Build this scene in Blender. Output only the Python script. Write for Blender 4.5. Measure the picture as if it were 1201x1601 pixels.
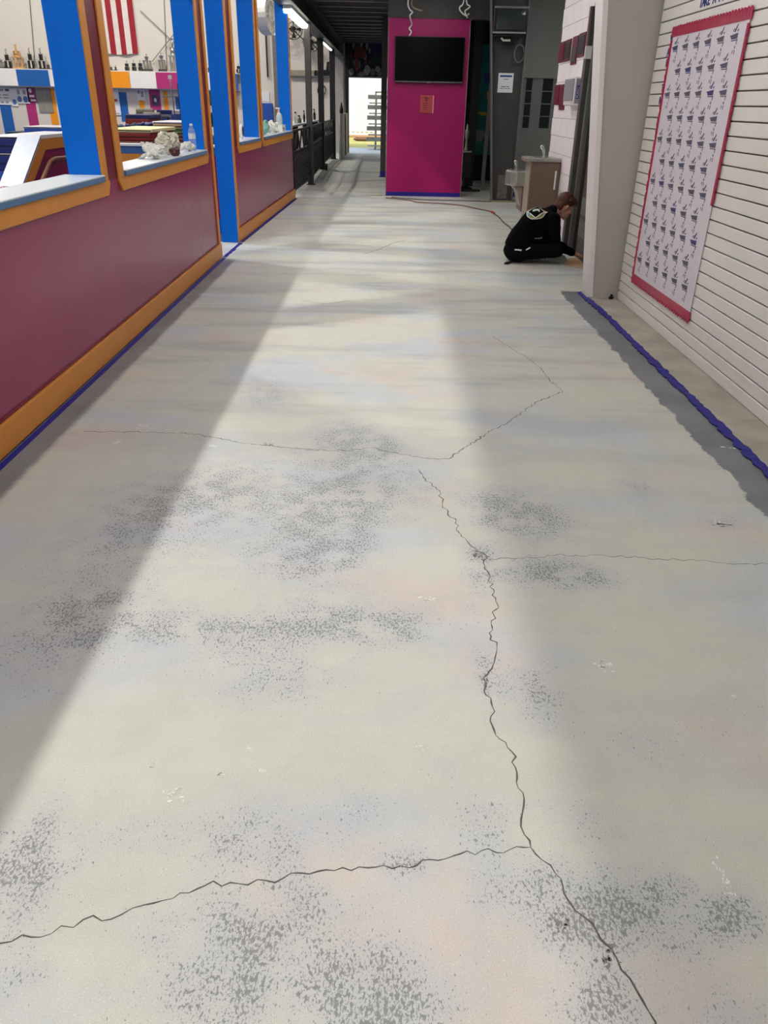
import bpy, bmesh, math, random
import numpy as np
from mathutils import Vector, Matrix, Euler
from mathutils.bvhtree import BVHTree

random.seed(7)
C = bpy.context.scene.collection
for o in list(bpy.data.objects):
    bpy.data.objects.remove(o)

# ------------------------------------------------------------------ camera
FPX, CX, CY, EYE = 1195.0, 600.5, 800.5, 1.55
def _n(v): return v / np.linalg.norm(v)
def _ray(u, v): return np.array([(u - CX) / FPX, -(v - CY) / FPX, -1.0])
_up = -_n(_ray(555, 3040)); _fw = _n(_ray(608, 168)); _fw = _n(_fw - _up * np.dot(_fw, _up)); _rt = np.cross(_fw, _up)
CAMM = np.array([_rt, _fw, _up])
def P(u, v, z=0.0):                       # where the line of sight (u, v) meets the level z
    d = CAMM @ _ray(u, v); t = (z - EYE) / d[2]
    return (t * d[0], t * d[1])
def PY(u, v, y):                          # ... meets the wall plane at depth y
    d = CAMM @ _ray(u, v); t = y / d[1]
    return (t * d[0], EYE + t * d[2])
def PX(u, v, x):                          # ... meets the wall plane at x
    d = CAMM @ _ray(u, v); t = x / d[0]
    return (t * d[1], EYE + t * d[2])
cam_d = bpy.data.cameras.new('camera'); cam = bpy.data.objects.new('camera', cam_d); C.objects.link(cam)
cam_d.sensor_fit = 'VERTICAL'; cam_d.sensor_height = 36.0; cam_d.lens = FPX * 36.0 / 1601.0
cam_d.clip_start = 0.05; cam_d.clip_end = 300
cam.matrix_world = Matrix.Translation((0, 0, EYE)) @ Matrix([list(r) for r in CAMM]).to_4x4()
S = bpy.context.scene
S.camera = cam

# ------------------------------------------------------------------ world, exposure, lamps
SKY_STRENGTH = 1.25
GYM_LAMP_W = 680.0
HALL_TUBE = 8.0
BEAM_TUBE = 7.0
w = bpy.data.worlds.new('world'); S.world = w; w.use_nodes = True
_bg = w.node_tree.nodes['Background']
_bg.inputs[0].default_value = (0.80, 0.89, 1.0, 1); _bg.inputs[1].default_value = SKY_STRENGTH
vs = S.view_settings
vs.view_transform = 'Standard'; vs.look = 'None'; vs.exposure = 0.40; vs.gamma = 1.0; vs.use_curve_mapping = False
sun_d = bpy.data.lights.new('sun', 'SUN'); sun_d.energy = 2.3; sun_d.angle = 0.009; sun_d.color = (1, 1, 1)
sun = bpy.data.objects.new('sun', sun_d); C.objects.link(sun)
sun.location = (6, 24, 30)
sun.rotation_euler = Vector((-0.12, 0.62, -0.78)).to_track_quat('-Z', 'Y').to_euler()
HIGH_BAYS = [(-7.6, 2.3, 1.0), (-7.6, 11.9, .7), (-7.6, 25.5, .42), (-13.0, 25.0, .42), (-3.6, 24.5, .3)]  # lamps near the end wall are added, out of view, to brighten it

# ------------------------------------------------------------------ materials
def lin(c):
    r = []
    for v in c[:3]:
        v /= 255.0
        r.append(v / 12.92 if v <= 0.04045 else ((v + 0.055) / 1.055) ** 2.4)
    return (r[0], r[1], r[2], 1.0)
MATS = {}
def mat(name, col, rough=0.6, metal=0.0, var=0.06, scale=6.0, bump=0.0, bscale=60.0, spec=0.5, emit=0.0, alpha=1.0, trans=0.0, ior=1.45, stretch=(1, 1, 1)):
    if name in MATS: return MATS[name]
    m = bpy.data.materials.new(name); m.use_nodes = True; MATS[name] = m
    nt = m.node_tree; b = nt.nodes['Principled BSDF']; L = nt.links.new
    c = lin(col)
    tc = nt.nodes.new('ShaderNodeTexCoord'); mp = nt.nodes.new('ShaderNodeMapping'); mp.inputs['Scale'].default_value = stretch
    L(tc.outputs['Object'], mp.inputs[0])
    no = nt.nodes.new('ShaderNodeTexNoise'); no.inputs['Scale'].default_value = scale; no.inputs['Detail'].default_value = 4
    L(mp.outputs[0], no.inputs['Vector'])
    mx = nt.nodes.new('ShaderNodeMix'); mx.data_type = 'RGBA'
    mx.inputs[6].default_value = tuple(max(0, x * (1 - var * 2)) for x in c[:3]) + (1,)
    mx.inputs[7].default_value = tuple(min(1, x * (1 + var * 2)) for x in c[:3]) + (1,)
    L(no.outputs[0], mx.inputs[0]); L(mx.outputs[2], b.inputs['Base Color'])
    b.inputs['Roughness'].default_value = rough; b.inputs['Metallic'].default_value = metal
    b.inputs['Specular IOR Level'].default_value = spec; b.inputs['IOR'].default_value = ior
    if trans: b.inputs['Transmission Weight'].default_value = trans
    if alpha < 1: b.inputs['Alpha'].default_value = alpha
    if emit:
        b.inputs['Emission Color'].default_value = c; b.inputs['Emission Strength'].default_value = emit
    if bump:
        n2 = nt.nodes.new('ShaderNodeTexNoise'); n2.inputs['Scale'].default_value = bscale; n2.inputs['Detail'].default_value = 3
        L(mp.outputs[0], n2.inputs['Vector'])
        bp = nt.nodes.new('ShaderNodeBump'); bp.inputs['Strength'].default_value = bump; bp.inputs['Distance'].default_value = 0.01
        L(n2.outputs[0], bp.inputs['Height']); L(bp.outputs[0], b.inputs['Normal'])
    return m

M_maroon = mat('maroon_paint', (136, 42, 82), 0.22, var=0.05, scale=1.2, bump=0.05, bscale=25)
M_maroon_dk = mat('dark_red_paint', (105, 14, 40), 0.4)
M_magenta = mat('magenta_paint', (156, 14, 92), 0.4, var=0.04, scale=1.5, spec=0.3)
M_orange = mat('orange_paint', (200, 130, 50), 0.42, var=0.05)
M_blue = mat('blue_paint', (0, 102, 206), 0.5, var=0.03, spec=0.2)
M_sill_blue = mat('steel_blue_edge', (78, 110, 150), 0.45)
M_pale = mat('pale_laminate', (214, 222, 228), 0.28, var=0.03)
M_tape = mat('blue_masking_tape', (20, 16, 128), 0.55, var=0.12, scale=30)
M_white = mat('white_paint', (232, 228, 225), 0.5, var=0.03, scale=2)
M_slat = mat('slat_white', (236, 233, 229), 0.42, var=0.03, scale=3)
M_groove = mat('groove_shadow_board', (96, 92, 88), 0.8)
M_cmu = mat('painted_block', (238, 231, 233), 0.55, var=0.03, bump=0.15, bscale=70)
M_mortar = mat('painted_joint', (172, 164, 164), 0.8)
M_greywall = mat('grey_wall_paint', (132, 136, 133), 0.55, var=0.05, scale=2)
M_steel_dk = mat('dark_grey_steel', (62, 60, 58), 0.5, metal=0.0, var=0.12, scale=5)
M_steel_black = mat('black_steel', (26, 25, 26), 0.5, var=0.1)
M_steel_mid = mat('mid_grey_steel', (110, 108, 106), 0.45, var=0.1)
M_purlin = mat('primer_grey_steel', (120, 118, 118), 0.45, var=0.1)
M_web = mat('warm_grey_steel_paint', (182, 177, 170), 0.5, var=0.05, scale=2)
M_concrete = mat('bare_concrete', (168, 162, 150), 0.85, var=0.18, scale=5, bump=0.3, bscale=40)
M_gymwall = mat('gym_white_wall', (212, 205, 196), 0.7, var=0.03, scale=0.6)
M_black = mat('black_plastic', (14, 14, 15), 0.35)
M_screen = mat('dark_screen_glass', (3, 3, 4), 0.2, var=0.0, spec=0.06)
M_crtglass = mat('crt_glass', (48, 54, 54), 0.1, var=0.05)
M_paper = mat('white_paper', (222, 222, 226), 0.7, var=0.02)
M_ink = mat('dark_ink', (44, 46, 62), 0.7)
M_ink_blue = mat('blue_ink', (30, 50, 130), 0.6)
M_ink_grey = mat('grey_violet_ink', (92, 90, 112), 0.7)
M_vinyl = mat('white_vinyl', (226, 220, 229), 0.45, var=0.02)
M_border = mat('crimson_plastic_border', (176, 24, 72), 0.16, var=0.08, scale=8)
M_silver = mat('silver_metal', (190, 190, 188), 0.25, metal=0.9)
M_gold = mat('gold_wood', (196, 150, 92), 0.4, var=0.15)
M_tan_metal = mat('taupe_metal', (112, 92, 80), 0.4, metal=0.0, var=0.05)
M_tan_light = mat('light_taupe_metal', (158, 146, 132), 0.4, var=0.05)
M_stainless = mat('stainless_steel', (176, 176, 168), 0.3, metal=0.75, var=0.1, scale=20)
M_navy = mat('navy_vinyl', (28, 40, 104), 0.45, var=0.15, scale=4)
M_royal = mat('royal_vinyl', (34, 76, 164), 0.45, var=0.1)
M_mred = mat('red_vinyl', (128, 34, 34), 0.5, var=0.15)
M_mgreen = mat('olive_vinyl', (96, 112, 62), 0.5, var=0.12)
M_mbrown = mat('brown_vinyl', (116, 66, 44), 0.5, var=0.15)
M_mcream = mat('cream_vinyl', (232, 226, 168), 0.5, var=0.05)
M_greyfoam = mat('grey_foam', (128, 122, 112), 0.8, var=0.1)
M_clear = mat('clear_plastic', (235, 240, 245), 0.08, trans=0.85, var=0.0, ior=1.2)
M_bag = mat('crinkled_plastic', (222, 220, 214), 0.15, trans=0.25, var=0.1, scale=30)
M_orangeliq = mat('orange_jug', (236, 92, 44), 0.35, var=0.1)
M_skin = mat('skin', (205, 150, 126), 0.5, var=0.06, scale=20)
M_hair = mat('auburn_hair', (86, 46, 28), 0.55, var=0.3, scale=60, stretch=(1, 1, 0.3))
M_cloth = mat('black_cotton', (9, 9, 10), 0.95, var=0.2, scale=30, spec=0.1)
M_pants = mat('charcoal_denim', (13, 13, 14), 0.95, var=0.2, scale=30, spec=0.1)
M_shoe = mat('grey_shoe_rubber', (72, 74, 74), 0.7, var=0.15)
M_cord = mat('brown_cord', (112, 66, 50), 0.5)
M_wood = mat('plywood', (176, 146, 112), 0.6, var=0.15, scale=3, stretch=(1, 1, 6))
M_greyply = mat('weathered_plywood', (214, 208, 196), 0.7, var=0.15, scale=3, stretch=(4, 4, 0.6))
M_cardboard = mat('cardboard', (188, 150, 116), 0.8, var=0.08)
M_tube = mat('lit_tube', (255, 250, 240), 0.4, var=0.0, emit=BEAM_TUBE)
M_halltube = mat('lit_hall_diffuser', (250, 249, 246), 0.4, var=0.0, emit=HALL_TUBE)
M_ceil = mat('ceiling_white', (190, 188, 182), 0.8)
M_deck = mat('dark_deck', (16, 16, 17), 0.8)
M_white_gloss = mat('white_plastic', (226, 226, 224), 0.3, var=0.02)
M_red_sign = mat('red_sign_paint', (172, 60, 58), 0.25, var=0.08)
M_crack = mat('crack_dark', (92, 90, 86), 0.95, var=0.2, scale=40)
M_smear = mat('white_smear', (228, 228, 224), 0.8)

# ------------------------------------------------------------------ mesh helpers
class MB:
    def __init__(s): s.v = []; s.f = []
    def add(s, vs, fs):
        b = len(s.v); s.v += [tuple(v) for v in vs]; s.f += [tuple(b + i for i in f) for f in fs]; return s
    def box(s, x0, x1, y0, y1, z0, z1):
        vs = [(x0, y0, z0), (x1, y0, z0), (x1, y1, z0), (x0, y1, z0), (x0, y0, z1), (x1, y0, z1), (x1, y1, z1), (x0, y1, z1)]
        return s.add(vs, [(0, 3, 2, 1), (4, 5, 6, 7), (0, 1, 5, 4), (1, 2, 6, 5), (2, 3, 7, 6), (3, 0, 4, 7)])
    def prism(s, poly, a0, a1, axis='y'):            # poly of 2-D points extruded along an axis
        def p3(p, a):
            return {'y': (p[0], a, p[1]), 'x': (a, p[0], p[1]), 'z': (p[0], p[1], a)}[axis]
        k = len(poly); vs = [p3(p, a0) for p in poly] + [p3(p, a1) for p in poly]
        fs = [tuple(range(k)), tuple(range(2 * k - 1, k - 1, -1))] + [(i, i + k, (i + 1) % k + k, (i + 1) % k) for i in range(k)]
        return s.add(vs, fs)
    def cyl(s, p0, p1, r0, r1=None, n=12):
        r1 = r0 if r1 is None else r1
        p0 = Vector(p0); p1 = Vector(p1); d = (p1 - p0).normalized()
        a = d.orthogonal().normalized(); b = d.cross(a); vs = []
        for p, r in ((p0, r0), (p1, r1)):
            for i in range(n):
                t = 2 * math.pi * i / n; vs.append(p + a * (r * math.cos(t)) + b * (r * math.sin(t)))
        return s.add(vs, [tuple(range(n - 1, -1, -1)), tuple(range(n, 2 * n))] + [(i, (i + 1) % n, (i + 1) % n + n, i + n) for i in range(n)])
    def bar(s, p0, p1, wd, up=(0, 0, 1), ht=None):
        p0 = Vector(p0); p1 = Vector(p1); d = (p1 - p0).normalized(); u = Vector(up)
        a = d.cross(u)
        a = d.orthogonal() if a.length < 1e-4 else a
        a.normalize(); b = a.cross(d).normalized(); h = (ht or wd) / 2; q = wd / 2
        vs = [p + a * i * q + b * j * h for p in (p0, p1) for i, j in ((-1, -1), (1, -1), (1, 1), (-1, 1))]
        return s.add(vs, [(0, 1, 2, 3), (7, 6, 5, 4), (0, 4, 5, 1), (1, 5, 6, 2), (2, 6, 7, 3), (3, 7, 4, 0)])
    def tube(s, pts, r, n=8):
        pts = [Vector(p) for p in pts]; k = len(pts); vs = []; prev = None
        for i, p in enumerate(pts):
            d = (pts[min(i + 1, k - 1)] - pts[max(i - 1, 0)]).normalized()
            a = (prev - d * prev.dot(d)) if prev is not None else d.orthogonal()
            if a.length < 1e-5: a = d.orthogonal()
            a.normalize(); prev = a; b = d.cross(a)
            rr = r[i] if isinstance(r, (list, tuple)) else r
            for j in range(n):
                t = 2 * math.pi * j / n; vs.append(p + a * rr * math.cos(t) + b * rr * math.sin(t))
        fs = [tuple(range(n - 1, -1, -1)), tuple(range((k - 1) * n, k * n))]
        for i in range(k - 1):
            for j in range(n):
                fs.append((i * n + j, i * n + (j + 1) % n, (i + 1) * n + (j + 1) % n, (i + 1) * n + j))
        return s.add(vs, fs)
    def lathe(s, prof, c=(0, 0, 0), n=16, ax=None):
        vs = []; k = len(prof)
        for r, z in prof:
            for j in range(n):
                t = 2 * math.pi * j / n; vs.append((c[0] + max(r, 1e-4) * math.cos(t), c[1] + max(r, 1e-4) * math.sin(t), c[2] + z))
        fs = [tuple(range(n - 1, -1, -1)), tuple(range((k - 1) * n, k * n))]
        for i in range(k - 1):
            for j in range(n):
                fs.append((i * n + j, i * n + (j + 1) % n, (i + 1) * n + (j + 1) % n, (i + 1) * n + j))
        return s.add(vs, fs)
    def ell(s, c, r, rot=None, n=14, m=9):
        vs = []; c = Vector(c)
        R = rot if rot is not None else Matrix.Identity(3)
        for i in range(m):
            ph = math.pi * (i + 0.5) / m
            for j in range(n):
                t = 2 * math.pi * j / n
                vs.append(c + R @ Vector((r[0] * math.sin(ph) * math.cos(t), r[1] * math.sin(ph) * math.sin(t), r[2] * math.cos(ph))))
        fs = [tuple(range(n)), tuple(range(m * n - 1, (m - 1) * n - 1, -1))]
        for i in range(m - 1):
            for j in range(n):
                fs.append((i * n + j, (i + 1) * n + j, (i + 1) * n + (j + 1) % n, i * n + (j + 1) % n))
        return s.add(vs, fs)
    def cap(s, p0, r0, p1, r1, n=12):                # tapered capsule
        p0 = Vector(p0); p1 = Vector(p1); d = (p1 - p0).normalized(); pts = []; rs = []
        for i in range(5):
            a = -math.pi / 2 + (math.pi / 2) * (i + 0.25) / 5
            pts.append(p0 + d * r0 * math.sin(a)); rs.append(r0 * math.cos(a))
        for i in range(5):
            a = (math.pi / 2) * (i + 0.75) / 5
            pts.append(p1 + d * r1 * math.sin(a)); rs.append(r1 * math.cos(a))
        return s.tube(pts, rs, n)
    def build(s, name, m, parent=None, bev=0.0, smooth=False, local=False):
        me = bpy.data.meshes.new(name)
        off = Vector((0, 0, 0))
        if parent is not None and not local:
            q = parent
            while q is not None: off += q.location; q = q.parent
        me.from_pydata([tuple(Vector(v) - off) for v in s.v], [], s.f); me.update()
        bm = bmesh.new(); bm.from_mesh(me); bmesh.ops.recalc_face_normals(bm, faces=bm.faces[:]); bm.to_mesh(me); bm.free()
        if smooth:
            for p in me.polygons: p.use_smooth = True
        me.materials.append(m)
        o = bpy.data.objects.new(name, me); C.objects.link(o)
        if parent is not None: o.parent = parent
        if bev:
            md = o.modifiers.new('bevel', 'BEVEL'); md.width = bev; md.segments = 2; md.limit_method = 'ANGLE'
        return o
def tag(o, label, cat, group=None, kind=None):
    o['label'] = label; o['category'] = cat
    if group: o['group'] = group
    if kind: o['kind'] = kind
    return o
def thing(name, label, cat, loc=(0, 0, 0), group=None, kind=None):
    o = bpy.data.objects.new(name, None); C.objects.link(o); o.location = loc; o.empty_display_size = 0.1
    return tag(o, label, cat, group, kind)
def struct(o, label=None, cat=None):
    o['kind'] = 'structure'
    if label: o['label'] = label
    if cat: o['category'] = cat
    return o
def sroot(name, label, cat, loc=(0, 0, 0)):
    return thing(name, label, cat, loc, kind='structure')
def B(*a): return MB().box(*a)
def copy_tree(o, parent=None):
    c = o.copy(); C.objects.link(c); c.parent = parent
    for ch in list(o.children): copy_tree(ch, c)
    return c
def share(src, name, parent, loc, rot=None, scl=None):     # one more piece sharing the mesh of another
    o = bpy.data.objects.new(name, src.data); C.objects.link(o); o.parent = parent; o.location = loc
    if rot: o.rotation_euler = rot
    if scl: o.scale = scl
    return o
def text_mesh(txt, size, depth=0.0015, bold=0.0):
    cu = bpy.data.curves.new('txt', 'FONT'); cu.body = txt; cu.size = size; cu.extrude = depth; cu.offset = bold
    cu.align_x = 'CENTER'; cu.align_y = 'CENTER'; cu.resolution_u = 3
    o = bpy.data.objects.new('txt', cu); C.objects.link(o)
    dg = bpy.context.evaluated_depsgraph_get(); me = bpy.data.meshes.new_from_object(o.evaluated_get(dg))
    bpy.data.objects.remove(o); bpy.data.curves.remove(cu); return me
def text_obj(name, txt, size, m, parent, loc, rot, bold=0.0):
    me = text_mesh(txt, size, bold=bold); me.materials.clear(); me.materials.append(m)
    o = bpy.data.objects.new(name, me); C.objects.link(o); o.parent = parent; o.location = loc; o.rotation_euler = rot
    return o
def remeshed(mb, voxel, smooth=4, factor=0.5):
    me = bpy.data.meshes.new('tmp'); me.from_pydata(mb.v, [], mb.f); me.update()
    bm = bmesh.new(); bm.from_mesh(me); bmesh.ops.recalc_face_normals(bm, faces=bm.faces[:]); bm.to_mesh(me); bm.free()
    o = bpy.data.objects.new('tmp', me); C.objects.link(o)
    r = o.modifiers.new('r', 'REMESH'); r.mode = 'VOXEL'; r.voxel_size = voxel
    if smooth:
        sm = o.modifiers.new('s', 'SMOOTH'); sm.factor = factor; sm.iterations = smooth
    dg = bpy.context.evaluated_depsgraph_get(); out = bpy.data.meshes.new_from_object(o.evaluated_get(dg))
    bpy.data.objects.remove(o); bpy.data.meshes.remove(me)
    for p in out.polygons: p.use_smooth = True
    return out
def mesh_obj(name, me, m, parent=None):
    me.materials.clear(); me.materials.append(m)
    o = bpy.data.objects.new(name, me); C.objects.link(o)
    if parent is not None:
        o.parent = parent
        me.transform(Matrix.Translation(-parent.location))
    return o
def interp(pts, n):
    out = []
    for i in range(len(pts) - 1):
        for k in range(n):
            t = k / n; out.append(tuple(a + (b - a) * t for a, b in zip(pts[i], pts[i + 1])))
    out.append(tuple(pts[-1])); return out
def catmull(pts, n=6):
    pts = [Vector(p) for p in pts]; out = []
    q = [pts[0]] + pts + [pts[-1]]
    for i in range(1, len(q) - 2):
        a, b, c, d = q[i - 1], q[i], q[i + 1], q[i + 2]
        for k in range(n):
            t = k / n
            out.append(0.5 * ((2 * b) + (c - a) * t + (2 * a - 5 * b + 4 * c - d) * t * t + (3 * b - a - 3 * c + d) * t ** 3))
    out.append(pts[-1]); return out

# ================================================================== FLOOR
def floor_material():
    m = bpy.data.materials.new('worn_concrete_floor'); m.use_nodes = True
    nt = m.node_tree; b = nt.nodes['Principled BSDF']; L = nt.links.new; N = nt.nodes.new
    tc = N('ShaderNodeTexCoord'); sep = N('ShaderNodeSeparateXYZ'); L(tc.outputs['Object'], sep.inputs[0])
    def noise(scale, detail=3, st=(1, 1, 1), rough=0.5, off=(0, 0, 0)):
        mp = N('ShaderNodeMapping'); mp.inputs['Scale'].default_value = st; mp.inputs['Location'].default_value = off
        L(tc.outputs['Object'], mp.inputs[0])
        n = N('ShaderNodeTexNoise'); n.inputs['Scale'].default_value = scale; n.inputs['Detail'].default_value = detail
        n.inputs['Roughness'].default_value = rough; L(mp.outputs[0], n.inputs['Vector']); return n.outputs[0]
    def ramp(x, lo, hi, a=0.0, c=1.0):
        r = N('ShaderNodeMapRange'); r.interpolation_type = 'SMOOTHSTEP'; L(x, r.inputs[0])
        r.inputs[1].default_value = lo; r.inputs[2].default_value = hi; r.inputs[3].default_value = a; r.inputs[4].default_value = c
        return r.outputs[0]
    def math_(op, a, c):
        n = N('ShaderNodeMath'); n.operation = op
        for i, x in enumerate((a, c)):
            if isinstance(x, (int, float)): n.inputs[i].default_value = x
            else: L(x, n.inputs[i])
        return n.outputs[0]
    def mix(fac, a, c, mode='MIX'):
        n = N('ShaderNodeMix'); n.data_type = 'RGBA'; n.blend_type = mode
        if isinstance(fac, (int, float)): n.inputs[0].default_value = fac
        else: L(fac, n.inputs[0])
        for i, x in ((6, a), (7, c)):
            if isinstance(x, tuple): n.inputs[i].default_value = x
            else: L(x, n.inputs[i])
        return n.outputs[2]
    cream, blue, pink, grey, slate = lin((200, 201, 189)), lin((189, 195, 201)), lin((207, 194, 184)), lin((166, 168, 168)), lin((108, 111, 117))
    col = mix(ramp(noise(1.1, 4, (0.8, 1.3, 1)), 0.47, 0.62), cream, blue)
    col = mix(ramp(noise(1.3, 4, (0.9, 1.2, 1), off=(7, 3, 0)), 0.54, 0.68, 0, 0.85), col, pink)
    # long trowel bands across the hall, stronger farther off
    band = ramp(noise(1.2, 6, (0.4, 2.0, 1), 0.68, (2, 9, 0)), 0.46, 0.64, 0, 0.85)
    farther = ramp(sep.outputs[1], 2.5, 6.0, 0.25, 1.0)
    col = mix(math_('MULTIPLY', band, farther), col, grey)
    # fine grain
    mott = noise(7, 5, (1, .7, 1), .65, (1, 5, 0))
    col = mix(ramp(mott, 0.35, 0.7, 0.0, 0.35), col, mix(0.5, col, lin((166, 164, 156))))
    col = mix(ramp(noise(330, 2, off=(3, 1, 0)), 0.42, 0.66, 0.0, 0.5), col, mix(0.55, col, lin((152, 148, 138))))
    col = mix(ramp(noise(210, 2, off=(8, 2, 0)), 0.60, 0.72, 0.0, 0.45), col, lin((228, 226, 214)))
    # worn-off pits
    at = N('ShaderNodeAttribute'); at.attribute_name = 'wear'
    pit = noise(135, 3.0, (1.0, 0.55, 1), 0.55)
    blot = noise(9, 3, off=(4, 4, 0))
    wear = math_('MULTIPLY', at.outputs['Fac'], ramp(blot, 0.3, 0.6, 0.55, 1.15))
    thr = math_('SUBTRACT', 0.755, math_('MULTIPLY', wear, 0.19))
    d = math_('SUBTRACT', pit, thr)
    pit2 = math_('SUBTRACT', noise(260, 2.0, (1.0, 0.6, 1), 0.5, (5, 5, 0)), math_('SUBTRACT', 0.74, math_('MULTIPLY', wear, 0.17)))
    speck = math_('MAXIMUM', ramp(d, -0.004, 0.026), ramp(pit2, 0.0, 0.04, 0, .8))
    col = mix(math_('MULTIPLY', ramp(wear, 0.1, 0.9, 0, 0.45), 1.0), col, lin((176, 180, 188)))
    col = mix(math_('MULTIPLY', speck, 0.85), col, lin((122, 124, 126)))
    # freshly brushed-on slate grey along the two edges
    rag = math_('ADD', math_('MULTIPLY', noise(5, 5, (1, 1, 1), 0.65), 0.16), -0.08)
    rag2 = math_('ADD', math_('MULTIPLY', noise(40, 3, (1, 2.5, 1)), 0.03), -0.015)
    xr = math_('ADD', math_('ADD', sep.outputs[0], rag), rag2)
    edge_r = math_('MULTIPLY', ramp(xr, 1.66, 1.675), ramp(math_('ADD', sep.outputs[1], math_('MULTIPLY', rag, 3.0)), 7.42, 7.46, 1, 0))
    xl = math_('ADD', math_('ADD', sep.outputs[0], math_('MULTIPLY', rag, 0.35)), rag2)
    edge_l = math_('MULTIPLY', ramp(xl, -1.69, -1.64, 1, 0), ramp(sep.outputs[1], 8.6, 8.9, 1, 0))
    slate2 = mix(ramp(noise(3, 3), 0.3, 0.7), slate, lin((124, 127, 131)))
    col = mix(math_('MAXIMUM', edge_r, edge_l), col, slate2)
    L(col, b.inputs['Base Color'])
    ro = mix(math_('MAXIMUM', edge_r, edge_l), (0.62, 0.62, 0.62, 1), (0.4, 0.4, 0.4, 1)); L(ro, b.inputs['Roughness'])
    b.inputs['Specular IOR Level'].default_value = 0.35
    hs = math_('ADD', math_('MULTIPLY', noise(55, 3), 0.35), math_('MULTIPLY', speck, -0.6))
    bp = N('ShaderNodeBump'); bp.inputs['Strength'].default_value = 0.25; bp.inputs['Distance'].default_value = 0.004
    L(hs, bp.inputs['Height']); L(bp.outputs[0], b.inputs['Normal'])
    return m
M_floor = floor_material()
# wear patches: (pixel centre, half sizes in metres, weight)
WEAR = [((420, 615), .16, .22, .8), ((540, 672), .2, .15, .6), ((400, 770), .3, .3, .55), ((530, 800), .2, .35, 1.0), ((470, 870), .22, .15, .6), ((330, 985), .30, .09, .85), ((560, 975), .25, .08, .9),
        ((640, 985), .1, .06, .6), ((150, 960), .15, .12, .7), ((430, 1060), .22, .1, .7), ((80, 1000), .25, .25, .55), ((230, 800), .25, .2, .5), ((180, 860), .3, .2, .5), ((50, 1330), .1, .12, .9), ((20, 1400), .08, .1, .6), ((220, 1300), .12, .06, .4),
        ((400, 1310), .12, .07, .95), ((400, 1470), .14, .12, .75), ((370, 1540), .16, .08, .7), ((550, 1555), .07, .09, 1.05), ((620, 1560), .06, .1, .6), ((640, 1350), .07, .03, .95), ((570, 1270), .1, .08, .55), ((480, 1410), .1, .05, .4),
        ((840, 805), .2, .16, .95), ((775, 800), .12, .15, .7), ((752, 880), .06, .1, 1.2), ((860, 897), .17, .08, 1.15), ((930, 905), .15, .05, .5), ((840, 1085), .09, .12, .85), ((760, 1055), .04, .1, 1.0), ((1000, 757), .12, .12, .7),
        ((1130, 815), .15, .06, .6), ((1090, 730), .2, .1, .35), ((740, 940), .05, .1, .4), ((1000, 1400), .1, .08, .9), ((960, 1430), .08, .06, .7), ((890, 1440), .05, .06, 1.0), ((860, 1385), .05, .05, .9), ((920, 1510), .06, .06, 1.2), ((940, 1570), .08, .05, 1.05),
        ((1150, 1430), .08, .04, .95), ((1080, 1440), .1, .07, .6), ((1150, 1580), .1, .06, .5), ((750, 1290), .08, .07, .8), ((780, 1410), .07, .07, .7), ((700, 1190), .05, .05, .4), ((1020, 1170), .12, .06, .5), ((900, 1280), .1, .06, .5),
        ((1130, 1110), .12, .08, .45), ((30, 1540), .06, .05, .6), ((620, 1590), .05, .05, .6), ((250, 1440), .12, .06, .35), ((560, 700), .3, .15, .4), ((640, 760), .25, .2, .55), ((600, 700), .1, .1, .5), ((300, 760), .3, .2, .5), ((700, 1560), .1, .06, .4), ((1180, 690), .1, .2, .3)]
def make_floor():
    xs = np.arange(-2.06, 3.61, 0.045); ys = np.concatenate([np.arange(-5.0, 0.5, 0.25), np.arange(0.5, 8.0, 0.045), np.arange(8.0, 30.3, 0.2)])
    nx, ny = len(xs), len(ys); X, Y = np.meshgrid(xs, ys)
    wv = np.full(X.shape, 0.17)
    for (px, sx, sy, k) in WEAR:
        cx, cy = P(*px); sx *= 1.1; sy *= 1.15 + 0.12 * cy
        wv += k * np.exp(-(((X - cx) / sx) ** 2 + ((Y - cy) / sy) ** 2))
    wv = np.clip(wv, 0, 1.15)
    v = np.stack([X.ravel(), Y.ravel(), np.zeros(X.size)], 1)
    idx = np.arange(X.size).reshape(ny, nx)
    f = np.stack([idx[:-1, :-1].ravel(), idx[:-1, 1:].ravel(), idx[1:, 1:].ravel(), idx[1:, :-1].ravel()], 1)
    me = bpy.data.meshes.new('floor'); me.from_pydata(v.tolist(), [], f.tolist()); me.update()
    a = me.attributes.new('wear', 'FLOAT', 'POINT'); a.data.foreach_set('value', wv.ravel().astype(np.float32))
    me.materials.append(M_floor); o = bpy.data.objects.new('floor', me); C.objects.link(o)
    return struct(o, 'worn sanded concrete floor with cracks and grey paint edges', 'floor')
floor = make_floor()
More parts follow.
